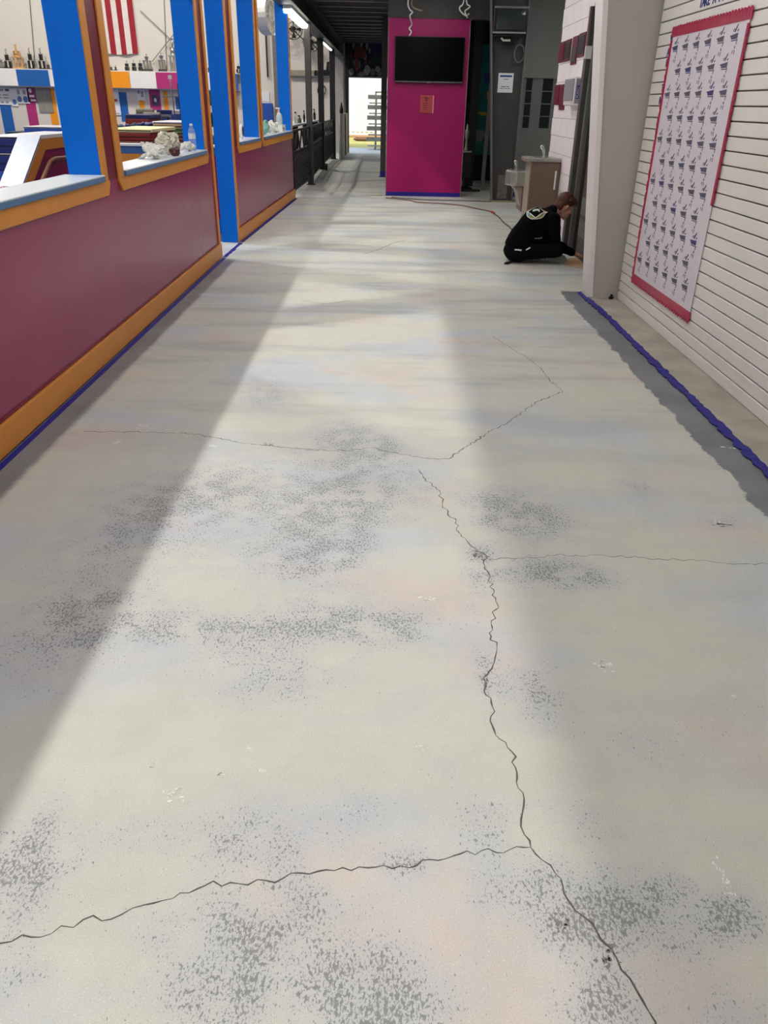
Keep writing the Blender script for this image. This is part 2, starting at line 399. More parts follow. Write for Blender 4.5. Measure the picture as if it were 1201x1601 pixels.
CRACKS = [
    ([(655, 733), (665, 752), (682, 762), (690, 778), (692, 787), (700, 803), (713, 815), (717, 832), (735, 852), (762, 872), (758, 885), (765, 905), (775, 935), (778, 945), (768, 975), (765, 990), (777, 1010), (773, 1035), (762, 1055), (757, 1080), (770, 1105), (770, 1135), (800, 1175), (806, 1200), (818, 1240), (815, 1280), (820, 1305), (830, 1325), (848, 1345), (868, 1365), (880, 1385), (890, 1410), (915, 1435), (940, 1470), (965, 1500), (985, 1530), (1005, 1565), (1025, 1598), (1050, 1650)], .0055),
    ([(-60, 1500), (0, 1475), (35, 1462), (80, 1460), (130, 1438), (190, 1430), (225, 1415), (270, 1405), (320, 1385), (360, 1380), (430, 1380), (470, 1365), (510, 1360), (600, 1353), (640, 1357), (660, 1345), (720, 1335), (830, 1325)], .0042),
    ([(762, 874), (810, 873), (870, 868), (930, 868), (1000, 872), (1060, 875), (1130, 880), (1201, 882)], .0035),
    ([(690, 718), (705, 716), (725, 700), (745, 688), (770, 672), (795, 660), (815, 645), (840, 628), (880, 612)], .007),
    ([(880, 612), (860, 595), (850, 580), (825, 560), (800, 545), (770, 525)], .005),
    ([(130, 675), (200, 675), (300, 678), (340, 685), (380, 693), (430, 698), (480, 703), (540, 705), (580, 700), (620, 708), (660, 716), (690, 718)], .006),
    ([(570, 397), (592, 390), (615, 380), (640, 374)], .012), ([(470, 470), (510, 475), (550, 470)], .008), ([(600, 408), (650, 412), (720, 424)], .006)]
def make_crack(px, wd):
    rng = random.Random(int(px[0][0] * 31 + px[0][1]))
    pts = [Vector(P(*p) + (0,)) for p in px]
    fine = []
    for i in range(len(pts) - 1):
        n = max(2, int((pts[i + 1] - pts[i]).length / 0.017)); d = (pts[i + 1] - pts[i]); nrm = Vector((-d.y, d.x, 0)).normalized()
        for k in range(n):
            j = rng.uniform(-1, 1) * min(0.010, d.length * 0.16) if k else 0
            fine.append(pts[i] + d * (k / n) + nrm * j)
    fine.append(pts[-1]); vs = []; fs = []
    for i, p in enumerate(fine):
        d = fine[min(i + 1, len(fine) - 1)] - fine[max(i - 1, 0)]; nrm = Vector((-d.y, d.x, 0)).normalized()
        hw = wd * rng.uniform(0.16, 0.55) * (0.3 if i in (0, len(fine) - 1) else 1)
        vs += [p + nrm * hw + Vector((0, 0, .0005)), p + Vector((0, 0, .0009)), p - nrm * hw + Vector((0, 0, .0005))]
    for i in range(len(fine) - 1):
        a = i * 3; fs += [(a, a + 3, a + 4, a + 1), (a + 1, a + 4, a + 5, a + 2)]
    return MB().add(vs, fs).build('crack', M_crack, floor)
for px, wd in CRACKS: make_crack(px, wd)
def blotch(px, rx, ry, name='paint_smear', m=None, n=14, holes=False, ang=0):
    rng = random.Random(int(px[0] * 7 + px[1])); cx, cy = P(*px); mb = MB()
    for k in range(16):
        ox, oy = rng.gauss(0, rx * .5), rng.gauss(0, ry * .5)
        ox, oy = ox * math.cos(ang) - oy * math.sin(ang), ox * math.sin(ang) + oy * math.cos(ang)
        sx, sy = rx * rng.uniform(.05, .30), ry * rng.uniform(.05, .26)
        ring = []
        for i in range(n):
            t = 2 * math.pi * i / n; q = rng.uniform(.5, 1.1); ring.append((cx + ox + sx * q * math.cos(t), cy + oy + sy * q * math.sin(t), .0012))
        mb.add([(cx + ox, cy + oy, .0012)] + ring, [(0, i + 1, (i + 1) % n + 1) for i in range(n)])
    return mb.build(name, m or M_smear, floor)
for px, rx, ry in [((275, 1240), .03, .022), ((240, 1195), .017, .012), ((345, 1210), .014, .012), ((410, 1205), .012, .005), ((390, 1170), .007, .007), ((945, 1042), .028, .04), ((1130, 1372), .012, .045), ((657, 1170), .012, .01), ((1145, 1088), .012, .01), ((672, 937), .03, .02),
                   ((330, 697), .02, .02), ((183, 692), .025, .018), ((225, 665), .03, .02), ((1142, 1398), .015, .004), ((1155, 700), .08, .04), ((1125, 818), .02, .02)]:
    blotch(px, rx, ry)
for px, rx, ry in [((420, 695), .03, .02), ((1130, 820), .05, .02), ((880, 1442), .02, .025), ((950, 1495), .025, .03), ((748, 868), .04, .035), ((757, 1060), .014, .04)]:
    blotch(px, rx, ry, 'chipped_patch', mat('exposed_aggregate', (126, 126, 126), .9))

# bare strip beside the slat wall
struct(B(1.87, 2.2, -5, 7.42, -.02, .004).build('floor_strip', M_concrete), 'bare unpainted concrete strip along the slat wall', 'floor')
# gym floor (beyond the partitions)
struct(B(-16, -2.06, -8, 30.2, -.05, -.001).build('floor_gym', mat('gym_carpet', (70, 84, 128), .9, var=.1)), 'dull blue carpet floor of the gym', 'floor')
struct(B(3.6, 6.5, 7, 30.2, -.05, -.001).build('floor_side', M_concrete), 'concrete floor of the side recess', 'floor')

# ================================================================== TAPE
def tape(name, pts, wd, label, seed=0, torn=True, z=.0016):
    rng = random.Random(seed); mb = MB(); fine = []
    for i in range(len(pts) - 1):
        a, b = Vector(pts[i]), Vector(pts[i + 1]); n = max(2, int((b - a).length / .035))
        for k in range(n): fine.append(a + (b - a) * (k / n))
    fine.append(Vector(pts[-1])); vs = []
    for i, p in enumerate(fine):
        d = fine[min(i + 1, len(fine) - 1)] - fine[max(i - 1, 0)]; nr = Vector((-d.y, d.x, 0)).normalized()
        a = wd * (.5 + (rng.uniform(-.12, .16) if torn else 0)); c = wd * (.5 + (rng.uniform(-.3, .1) if torn else 0))
        zz = z + rng.uniform(0, .003 if torn else 0)
        vs += [p + nr * a + Vector((0, 0, zz)), p - nr * c + Vector((0, 0, zz)), p + nr * a + Vector((0, 0, .0004)), p - nr * c + Vector((0, 0, .0004))]
    fs = []
    for i in range(len(fine) - 1):
        q = i * 4; fs += [(q, q + 1, q + 5, q + 4), (q + 2, q + 6, q + 7, q + 3), (q, q + 4, q + 6, q + 2), (q + 1, q + 3, q + 7, q + 5)]
    mb.add(vs, fs + [(0, 2, 3, 1), (len(vs) - 4, len(vs) - 3, len(vs) - 1, len(vs) - 2)])
    return tag(mb.build(name, M_tape), label, 'tape')
tape('masking_tape', [(1.852, 7.43, .003), (1.855, 7.15, .004), (1.87, 6.6, .005), (1.868, 5.6, .005), (1.872, 3.9, .005), (1.866, 2.2, .005), (1.87, -.5, .005)], .06, 'torn blue masking tape line between floor and bare strip', 3)
tape('masking_tape', [(-1.808, -.5, 0), (-1.808, 8.9, 0)], .034, 'blue masking tape at the foot of the long maroon partition', 5, torn=False)
tape('masking_tape', [(-1.81, 8.93, 0), (-1.80, 9.93, 0)], .05, 'blue masking tape across the doorway between the partitions', 6)
tape('masking_tape', [(-1.80, 9.98, 0), (-1.66, 15.05, 0)], .045, 'blue masking tape at the foot of the shorter far partition', 7, torn=False)

# ================================================================== PARTITIONS
def partition(name, label, loc, rz, y0, y1, openings, near_end, far_end, top=3.0):
    r = sroot(name, label, 'wall', loc); T = .2
    bld = lambda mb, nm, m, par=None, bev=.004: mb.build(nm, m, par or r, bev=bev, local=True)
    bld(B(-T, 0, y0, y1, 0, 1.07), 'panel', M_maroon)
    edges = [y0] + [e for o in openings for e in o] + [y1]
    for i in range(0, len(edges), 2):
        a, b = edges[i], edges[i + 1]
        if b - a > .01:
            bld(B(-T, 0, a + .012, b - .012, 1.07, top), 'pier', M_maroon_dk)
    bld(B(-T, 0, y0, y1, top, 3.34), 'header', M_maroon)
    for (a, b) in openings:
        for (j0, j1, vis) in ((a - .012, a, 0), (b, b + .012, 1)):
            bld(B(-T - .004, .004, j0, j1, 1.07, top), 'jamb', M_blue, bev=0)
        s = bld(B(-T - .03, .03, a - .0, b + .0, 1.075, 1.108), 'sill', M_sill_blue)
        bld(B(-T - .03, .0285, a + .002, b - .002, 1.108, 1.114), 'sill_top', M_pale, s, bev=0)
        # apron under the sill with cut corners, then the upright boards
        bld(MB().prism([(a - .12, 1.075), (a - .12, 1.075), (b + .12, 1.075), (b + .12, 1.05), (b + .07, .985), (a - .06, .985), (a - .12, 1.05)], 0, .016, 'x'), 'apron_board', M_orange)
        bld(B(0, .014, a - .115, a - .002, 1.075, top + .1), 'trim_board', M_orange)
        bld(B(0, .014, b + .002, b + .105, 1.075, top + .1), 'trim_board', M_orange)
        bld(B(0, .014, a, b, top, top + .1), 'trim_board', M_orange)
    if near_end:
        bld(B(-T, .004, y0 - .012, y0, 0, 3.34), 'end_jamb', M_blue, bev=0)
        bld(B(0, .014, y0 - .012, y0 + .08, .0, 3.1), 'corner_board', M_orange)
    if far_end:
        bld(B(0, .014, y1 - .08, y1 + .004, .16, 3.1), 'corner_board', M_orange)
        bld(B(-T, .0, y1, y1 + .012, 0, 3.34), 'end_jamb', M_blue, bev=0)
    bld(B(0, .024, y0, y1 + .004, .012, .155), 'base_board', M_orange)
    bld(B(0, .006, y0, y1, .155, .172), 'caulk_bead', M_maroon_dk, bev=0)
    r.rotation_euler = (0, 0, rz)
    return r
partition('wall_left', 'long maroon half wall with orange trim and two large openings', (-1.85, 0, 0), 0, -5.0, 8.88, [(-3.5, 5.36), (5.80, 8.50)], False, True, 2.52)
_rz2 = -math.atan2(.14, 5.1)
partition('wall_left_far', 'shorter maroon half wall beyond the doorway with two openings', (-1.84, 9.96, 0), _rz2, 0, 5.1, [(.40, 1.80), (2.12, 4.98)], True, False)
struct(B(-2.06, -1.86, -5, 30, 3.34, 9.0).build('wall_left_light_block', M_gymwall), 'plain added wall above the openings, blocking gym light', 'wall')  # added to keep gym light from spilling over the hall
struct(B(-2.06, -1.87, 8.9, 9.95, 3.0, 3.34).build('trim_1', M_blue), 'blue lintel over the doorway', 'trim')

# half walls inside the gym: ramp side wall and cross wall
r = sroot('wall_gym_ramp', 'maroon ramp side wall with pale sloping cap inside the gym', 'wall', (-4.5, 10.7, 0))
def PXz(u, v, x): return PX(u, v, x)
ys_, zs_ = PX(36, 282, -4.42)
MB().prism([(7.0, 0), (7.0, .1), (ys_, zs_ - .04), (10.75, 1.08), (12.3, 1.08), (12.3, 0)], -4.64, -4.42, 'x').build('panel', M_maroon, r)
sl = [(7.0, .13), (10.72, 1.10), (10.72, 1.145), (7.0, .17)]
sl = [(ys_ - 2.2, zs_ - (1.12 - zs_) / (10.75 - ys_) * 2.2), (10.75, 1.085), (10.75, 1.125), (ys_ - 2.2, zs_ + .04 - (1.12 - zs_) / (10.75 - ys_) * 2.2)]
MB().prism(sl, -4.68, -4.40, 'x').build('sloping_cap', mat('ramp_cap_paint', (146, 156, 178), .4), r)
B(-4.68, -4.40, 10.75, 12.3, 1.085, 1.125).build('level_cap', M_pale, r)
MB().prism([(sl[0][0], sl[0][1] - .13), (10.82, .955), (12.3, .955), (12.3, 1.085), (10.75, 1.085), (sl[0][0], sl[0][1])], -4.42, -4.395, 'x').build('trim_board', M_orange, r)
r = sroot('wall_gym_cross', 'magenta cross wall with blue cap seen through the doorway', 'wall', (-3.2, 10.9, 0))
B(-3.55, -2.06, 10.84, 10.98, .16, .93).build('panel', M_magenta, r)
B(-3.55, -2.06, 10.825, 10.98, 0, .16).build('base_board', M_blue, r)
B(-3.57, -2.06, 10.82, 11.0, .93, 1.02).build('cap_board', mat('cap_blue', (52, 92, 150), .5), r)
B(-3.57, -2.06, 10.80, 11.02, 1.02, 1.045).build('cap_top', M_pale, r)
B(-3.56, -3.0, 10.815, 10.84, .80, .93).build('trim_board', M_orange, r)
# wooden hand rail in front of the ramp wall
hr = thing('hand_rail', 'brown wooden handrail with a rounded bend on the ramp wall', 'handrail', (-4.3, 10.4, 0))
a = PX(104, 246, -4.3); b = PX(82, 250, -4.3); c = PX(72, 268, -4.3)
MB().tube(catmull([(-4.3, 12.2, a[1] + .03), (-4.3, a[0], a[1]), (-4.3, b[0], b[1]), (-4.3, c[0], c[1]), (-4.3, c[0] - .6, c[1] - .35)], 6), .028, 10).build('rail', mat('rail_wood', (122, 72, 50), .45, var=.1), hr, smooth=True)
for yy, zz in ((12.0, a[1]), (b[0] + .1, b[1])): MB().cyl((-4.42, yy, zz - .07), (-4.3, yy, zz - .02), .012).build('bracket', M_steel_dk, hr)

# ================================================================== RIGHT SIDE: slat wall
wr = sroot('wall_right', 'white slat wall with dark horizontal grooves', 'wall', (2.2, 3, 0))
B(2.158, 2.22, -5, 7.2, 0, 3.34).build('backing', M_groove, wr)
SP = .0829
first = None
for k in range(40):
    z0 = .006 + k * SP - (0.0); z1 = z0 + SP - .0085
    if first is None:
        first = MB().prism([(2.142, .003), (2.145, 0), (2.162, 0), (2.162, SP - .0085), (2.145, SP - .0085), (2.142, SP - .0115)], -5, 7.17, 'y').build('slat', M_slat, wr)
        first.location.z += z0
    else:
        s = share(first, 'slat', wr, first.location + Vector((0, 0, k * SP)))
# backdrop poster hung on the slat wall
po = thing('backdrop_poster', 'tall white backdrop printed with rows of small grey logos, crimson scalloped border', 'poster', (2.135, 6.08, 0))
PY0, PY1, PZ0, PZ1 = 5.37, 6.80, .235, 2.085
B(2.133, 2.1365, PY0 + .02, PY1 - .02, PZ0 + .05, PZ1 - .04).build('sheet', M_vinyl, po)
def scallop(p0, p1, inward, wd, n, seed, amp=.034):
    rng = random.Random(seed); p0 = Vector(p0); p1 = Vector(p1); d = p1 - p0; o = -Vector(inward)
    outer = []; inner = []
    for i in range(n * 8 + 1):
        t = i / (n * 8); q = abs(math.sin(math.pi * n * t)) * amp
        pp = p0 + d * t; outer.append(pp + o * (q + rng.uniform(-.002, .002))); inner.append(pp - o * wd)
    vs = []; k = len(outer)
    for i in range(k):
        zz = .004 * math.sin(i * .9 + seed)
        vs += [Vector((2.129 - .002 - abs(zz) * .7, outer[i].y, outer[i].z)), Vector((2.130, inner[i].y, inner[i].z)), Vector((2.1335, outer[i].y, outer[i].z)), Vector((2.1335, inner[i].y, inner[i].z))]
    fs = []
    for i in range(k - 1):
        q = i * 4; fs += [(q, q + 1, q + 5, q + 4), (q + 2, q + 6, q + 7, q + 3), (q, q + 4, q + 6, q + 2), (q + 1, q + 3, q + 7, q + 5)]
    return MB().add(vs, fs + [(0, 2, 3, 1), (4 * k - 4, 4 * k - 3, 4 * k - 1, 4 * k - 2)])
scallop((0, PY0 - .01, PZ1 - .005), (0, PY1 + .01, PZ1 - .005), (0, 0, -1), .046, 30, 1, .024).build('border_strip', M_border, po)
scallop((0, PY0, PZ0 + .02), (0, PY1, PZ0 + .02), (0, 0, 1), .05, 30, 2, .028).build('border_strip', M_border, po)
scallop((0, PY1 - .005, PZ0 + .05), (0, PY1 - .005, PZ1 - .07), (0, -1, 0), .022, 18, 3, .012).build('border_strip', M_border, po)
scallop((0, PY0 + .005, 1.0), (0, PY0 + .005, PZ1 - .07), (0, 1, 0), .035, 14, 4, .01).build('border_strip', M_border, po)
def logo_mesh(m):
    mb = MB(); x = 2.1318
    def quad(pts): mb.prism([(p[0] * 1.45, p[1]) for p in pts], x, x + .001, 'x')
    # y runs away from the viewer: left of the mark is +y
    quad([(.052, -.004), (-.035, .006), (-.035, -.026), (.030, -.026), (.034, -.016)])
    quad([(.028, -.036), (-.030, -.036), (-.034, -.03), (.026, -.03)])
    quad([(-.034, -.03), (-.03, -.056), (-.036, -.056), (-.042, -.028)])
    quad([(.012, .012), (-.016, .056), (-.022, .05), (-.004, .012)])
    quad([(.026, .014), (.020, .028), (.006, .034), (.008, .026)])
    quad([(-.020, .02), (-.034, .028), (-.034, .018), (-.024, .012)])
    quad([(-.030, -.066), (-.022, -.062), (-.020, -.078), (-.030, -.078)])
    quad([(-.006, -.085), (-.012, -.085), (-.010, -.105), (-.005, -.105)])
    quad([(-.026, -.085), (-.032, -.085), (-.030, -.11), (-.025, -.11)])
    return mb.build('printed_logo', m, po)
lg = [logo_mesh(M_ink_grey), logo_mesh(mat('violet_blue_ink', (70, 66, 120), .7))]
used = [False, False]
for rrow in range(12):
    for c_ in range(7):
        yy = PY1 - .115 - c_ * .222 - (0.0 if rrow % 2 else -.06 if False else 0) + (.075 if rrow % 2 else 0)
        zz = PZ1 - .115 - rrow * .152
        if yy + .075 > PY1 - .03 or yy - .06 < PY0 + .03 or zz < PZ0 + .17: continue
        k = 1 if (rrow * 5 + c_ * 3) % 11 == 0 else 0
        base = lg[k].location if not used[k] else None
        if not used[k]:
            used[k] = True; org = lg[k].location.copy(); lg[k].location = org + Vector((0, yy, zz)); lg[k]['_o'] = 1
        else:
            share(lg[k], 'printed_logo', po, Vector((0, yy, zz)))
for l in lg: l.location = l.location
# lettering on the slats above and beside the poster
def wall_text(root, txt, y, z, size, bold=.002):
    return text_obj('letter', txt, size, M_ink_blue, root, Vector((2.1405, y, z)) - root.location, (math.pi / 2, 0, -math.pi / 2), bold)
t = thing('wall_lettering', 'dark blue letters spelling TAKE A PIC above the poster', 'lettering', (2.141, 6.1, 2.18))
_ya = PX(1093, 14, 2.14)[0]; _yb = PX(1137, 3, 2.14)[0]
for i, ch in enumerate('TAKE A PIC.'):
    if ch != ' ': wall_text(t, ch, _ya - .02 - i * (_ya - _yb - .04) / 9.3, 2.205, .085)
t = thing('wall_lettering', 'column of single dark letters running down beside the poster', 'lettering', (2.141, 6.83, 1.7))
for ch, (u, v) in zip('WAITRG', [(1053, 61), (1047, 82), (1044, 99), (1038, 138), (1034, 158), (1030, 195)]):
    yy, zz = PX(u, v, 2.14); wall_text(t, ch, yy + .035, zz, .075)

# ================================================================== tapered steel columns
def tapered_column(name, label, y, x_in0, slope, x_out, h, fl_w, m_web, m_fl, base=None):
    r = thing(name, label, 'column', ((x_in0 + x_out) / 2, y, 0), kind='structure')
    xi = lambda z: x_in0 - slope * z
    MB().prism([(xi(0) + .012, .02), (x_out - .012, .02), (x_out - .012, h), (xi(h) + .012, h)], y - .006, y + .006, 'y').build('web', m_web, r)
    MB().prism([(xi(0), .02), (xi(0) + .016, .02), (xi(h) + .016, h), (xi(h), h)], y - fl_w / 2, y + fl_w / 2, 'y').build('inner_flange', m_fl, r)
    B(x_out - .014, x_out, y - fl_w / 2, y + fl_w / 2, .02, h).build('outer_flange', m_fl, r)
    B(x_in0 - .03, x_out + .01, y - fl_w / 2 - .01, y + fl_w / 2 + .01, .002, .02).build('base_plate', base or m_web, r)
    return r
r = thing('steel_column', 'white tapered steel column at the end of the slat wall', 'column', (2.0, 7.3, 0), kind='structure')
XI = lambda z: 1.875 - .092 * z
MB().prism([(XI(0) + .02, .012), (2.2, .012), (2.2, 3.34), (XI(3.34) + .02, 3.34)], 7.205, 7.222, 'y').build('web', M_web, r)
MB().prism([(XI(0), .012), (XI(0) + .045, .012), (XI(3.34) + .045, 3.34), (XI(3.34), 3.34)], 7.185, 7.44, 'y').build('inner_flange', M_white, r, bev=.004)
B(1.865, 2.2, 7.18, 7.45, .002, .012).build('base_plate', M_web, r)
MB().cyl((2.08, 7.15, .004), (2.08, 7.15, .045), .012).build('anchor_bolt', M_black, r)
MB().lathe([(.022, 0), (.024, .02), (.013, .022), (.013, .03)], (2.08, 7.15, .004), 6).build('nut', M_black, r)
r2 = tapered_column('steel_column', 'dark grey tapered steel column behind the small boxy television', 15.2, 1.92, .085, 2.30, 3.34, .24, M_steel_dk, M_steel_mid, mat('yellowed_grout', (150, 146, 110), .8))
B(2.02, 2.2, 15.192, 15.2, .05, .45).build('scuffed_plate', mat('scuffed_paint', (104, 100, 92), .8, var=.35, scale=14), r2)

# grey double door in the right wall (seen at a grazing angle)
dr = sroot('door_1', 'grey steel door with stepped frame in the right wall', 'door', (2.25, 8.7, 0))
B(2.24, 2.28, 7.62, 9.55, 0, 2.35).build('leaf', mat('door_grey', (82, 82, 80), .5, var=.06), dr)
B(2.12, 2.30, 9.60, 9.72, 0, 2.5).build('frame_post', mat('frame_grey', (74, 73, 71), .45, var=.08), dr, bev=.004)
B(2.17, 2.30, 9.54, 9.60, 0, 2.45).build('frame_stop', M_steel_mid, dr, bev=.004)
B(2.20, 2.30, 9.46, 9.54, 0, 2.42).build('frame_stop', mat('frame_grey2', (60, 59, 58), .45), dr, bev=.004)
B(2.17, 2.30, 7.60, 9.72, 2.42, 2.54).build('frame_head', mat('frame_grey', (74, 73, 71), .45), dr)
for zz in (.25, .48): B(2.215, 2.24, 8.8, 9.35, zz, zz + .18).build('louver_panel', M_steel_mid, dr, bev=.004)
B(2.10, 2.2, 9.585, 9.615, 2.02, 2.14).build('latch_bracket', M_white_gloss, dr, bev=.004)
B(2.11, 2.125, 9.62, 9.66, 2.14, 2.50).build('seal_strip', mat('frame_rose', (132, 92, 96), .6), dr)

# painted block wall with fountain
wb = sroot('wall_right_far', 'white painted concrete block pier behind the drinking fountain', 'wall', (2.3, 10.6, 0))
YB0, YB1, XB = 9.72, 11.56, 2.2
B(XB + .006, XB + 1.2, YB0 + .004, YB1 - .004, 0, 3.33).build('core', M_mortar, wb)
blk = None; blkh = None
for row in range(16):
    z0 = row * .2032 + .012; off = .2 if row % 2 else 0
    y = YB0 - off
    while y < YB1 - .01:
        a_, b_ = max(y, YB0), min(y + .4, YB1)
        if b_ - a_ > .05:
            full = b_ - a_ > .39
            if full and blk is not None: share(blk, 'block', wb, blk.location + Vector((0, a_ - blk['y0'], z0 - blk['z0'])))
            else:
                o = B(XB, XB + .05, a_ + .003, b_ - .003, z0, min(z0 + .197, 3.33)).build('block', M_cmu, wb, bev=.003)
                if full: blk = o; blk['y0'] = a_; blk['z0'] = z0
        y += .4
# end face of the pier (faces away from the hall end) is part of the core
# plaques with magenta carriers
def plaques(label, cells, yz0):
    for i, (u0, u1, v0, v1, m) in enumerate(cells):
        ya, za = PX(u0, v0, XB); yb, zb = PX(u1, v1, XB)
        yb = PX(u1, v0, XB)[0]; zb = PX(u0, v1, XB)[1]
        r = thing('wall_plaque', label[i], 'plaque', (XB - .01, (ya + yb) / 2, zb), group='small plaques on the block pier')
        B(XB - .014, XB - .002, min(ya, yb), max(ya, yb), zb, za).build('board', mat('plaque_plum', (96, 26, 54), .5) if m < 3 else M_magenta, r, bev=.002)
        B(XB - .019, XB - .014, min(ya, yb) + .015, max(ya, yb) - .015, zb + .03, za - (.03 if m else .12)).build('plate', [M_steel_dk, M_maroon_dk, M_steel_black, M_magenta][m], r, bev=.002)
top_l = ['upper dark maroon plaque, first from the pier corner', 'upper charcoal plaque, second from the pier corner', 'upper longest hanging charcoal plaque, third from the pier corner', 'upper large charcoal plaque, fourth from the pier corner']
plaques(top_l, [(877, 885, 67, 98, 1), (887, 895, 63, 96, 2), (898, 906, 58, 101, 0), (908, 918, 53, 89, 2)], 0)
low_l = ['lower charcoal plaque, first from the pier corner', 'lower long magenta plaque hanging lowest', 'lower short magenta plaque beside the soap dispenser', 'lower dark plaque partly behind the soap dispenser']
plaques(low_l, [(870, 877, 133, 164, 1), (879, 887, 132, 172, 1), (888, 895, 131, 163, 3), (914, 918, 125, 150, 1)], 0)
# dispenser
ya, za = PX(898, 122, XB); yb, zb = PX(913, 165, XB); yb2 = PX(913, 130, XB)[0]
ds = thing('soap_dispenser', 'white and grey wall dispenser with a dark blue oval badge', 'dispenser', (XB - .05, (ya + yb2) / 2, zb))
zl = PX(898, 165, XB)[1]
B(XB - .10, XB - .002, yb2, ya, zl, za).build('housing', M_white_gloss, ds, bev=.012)
B(XB - .085, XB - .015, yb2 - .004, yb2 + .002, zl + .02, za - .02).build('side_panel', mat('grey_plastic', (142, 142, 150), .4), ds)
B(XB - .112, XB - .10, yb2 + .02, ya - .03, zl + .05, za - .02).build('front_panel', mat('grey_plastic', (142, 142, 150), .4), ds, bev=.004)
B(XB - .07, XB - .035, yb2 - .0065, yb2 - .003, za - .22, za - .09).build('badge', M_ink_blue, ds, bev=.002)
text_obj('badge_lettering', 'PURELL', .034, M_paper, ds, Vector((XB - .0525, yb2 - .0072, za - .155)) - ds.location, (math.pi / 2, -math.pi / 2, 0))

# drinking fountain: tall unit against the pier, low unit beyond it
fo = thing('drinking_fountain', 'taupe two-level drinking fountain with stainless tops against the block pier', 'fountain', (1.98, 10.9, 0))
B(1.82, 2.195, 10.62, 11.02, .0, .94).build('tall_cabinet', M_tan_metal, fo, bev=.012)
B(1.812, 1.822, 10.63, 11.01, .02, .93).build('front_panel', M_tan_light, fo, bev=.003)
tp = MB().prism([(1.77, 10.60), (2.19, 10.60), (2.19, 11.05), (1.77, 11.05), (1.74, 10.98), (1.74, 10.67)], .94, .985, 'z').build('tall_basin', M_stainless, fo, bev=.01)
B(1.86, 2.10, 10.68, 10.97, .975, .987).build('basin_plate', M_silver, tp)
MB().tube(catmull([(2.0, 10.83, .985), (2.0, 10.83, 1.03), (1.985, 10.82, 1.08), (1.95, 10.81, 1.12)], 5), [.016] * 6 + [.018] * 5 + [.022] * 4 + [.018], 10).build('bubbler', M_silver, fo, smooth=True)
MB().cyl((1.83, 10.68, .98), (1.83, 10.68, 1.0), .018).build('push_button', M_silver, fo)
B(2.13, 2.15, 10.612, 10.619, .62, .84).build('label_strip', M_paper, fo)
lb = MB().prism([(1.70, 11.0), (1.86, 11.0), (1.86, 11.42), (1.70, 11.42), (1.62, 11.36), (1.585, 11.21), (1.62, 11.06)], .62, .80, 'z').build('low_basin', M_stainless, fo, bev=.015)
MB().prism([(1.70, 11.03), (1.85, 11.03), (1.85, 11.39), (1.70, 11.39), (1.64, 11.33), (1.62, 11.21), (1.64, 11.09)], .795, .806, 'z').build('basin_plate', M_silver, lb)
B(1.80, 2.195, 11.03, 11.42, .3, .78).build('low_cabinet', M_tan_metal, fo, bev=.012)
MB().prism([(1.66, .62), (1.82, .62), (1.82, .34), (1.78, .40), (1.74, .55)], 11.05, 11.38, 'y').build('skirt', M_tan_light, fo, bev=.006)
MB().tube(catmull([(1.72, 11.2, .80), (1.72, 11.2, .85), (1.71, 11.19, .89), (1.69, 11.18, .92)], 5), [.014] * 8 + [.019] * 7 + [.015], 10).build('bubbler', M_silver, fo, smooth=True)

# glass block wall
gw = sroot('wall_back_right', 'grey painted wall with two columns of dark glass blocks', 'wall', (2.8, 16.0, 0))
YG = 16.0
B(2.30, 3.6, YG + .02, YG + .2, 0, 3.34).build('core', M_greywall, gw)
cols = [(PY(824, 120, YG)[0], PY(834, 120, YG)[0]), (PY(850, 122, YG)[0], PY(866, 122, YG)[0])]
zt = PY(826, 122, YG)[1]; bh = .205
xs_ = [2.30] + [e for c_ in cols for e in c_] + [3.6]
for i in range(0, len(xs_), 2): B(xs_[i], xs_[i + 1], YG, YG + .02, 0, zt).build('wall_strip', M_greywall, gw)
for (a_, b_) in cols:
    B(a_, b_, YG, YG + .02, 0, zt - 4 * bh).build('wall_strip', M_greywall, gw)
    for k in range(4):
        B(a_ + .004, b_ - .004, YG + .004, YG + .024, zt - (k + 1) * bh + .008, zt - k * bh - .008).build('glass_block', mat('dark_glass_block', (34, 42, 40), .12, var=.3, scale=40, bump=.6, bscale=30), gw, bev=.006)
        B(a_, b_, YG - .002, YG + .02, zt - (k + 1) * bh - .008, zt - (k + 1) * bh + .008).build('mortar_joint', M_greywall, gw)
B(2.30, 3.6, YG - .03, YG + .02, zt, 3.34).build('upper_panel', mat('upper_grey_panel', (150, 152, 149), .5, var=.06, scale=1.5), gw, bev=.004)
B(2.32, 3.2, YG - .012, YG, .02, .09).build('tape_strip', M_tape, gw)
struct(B(3.6, 3.7, 11.5, 16.2, 0, 3.34).build('wall_recess_side', M_greywall), 'grey side wall of the recess behind the block pier', 'wall')
struct(B(2.2, 6.0, 7.3, 7.4, 0, 3.34).build('wall_recess_front', M_white), 'white wall closing the recess behind the slat wall', 'wall')

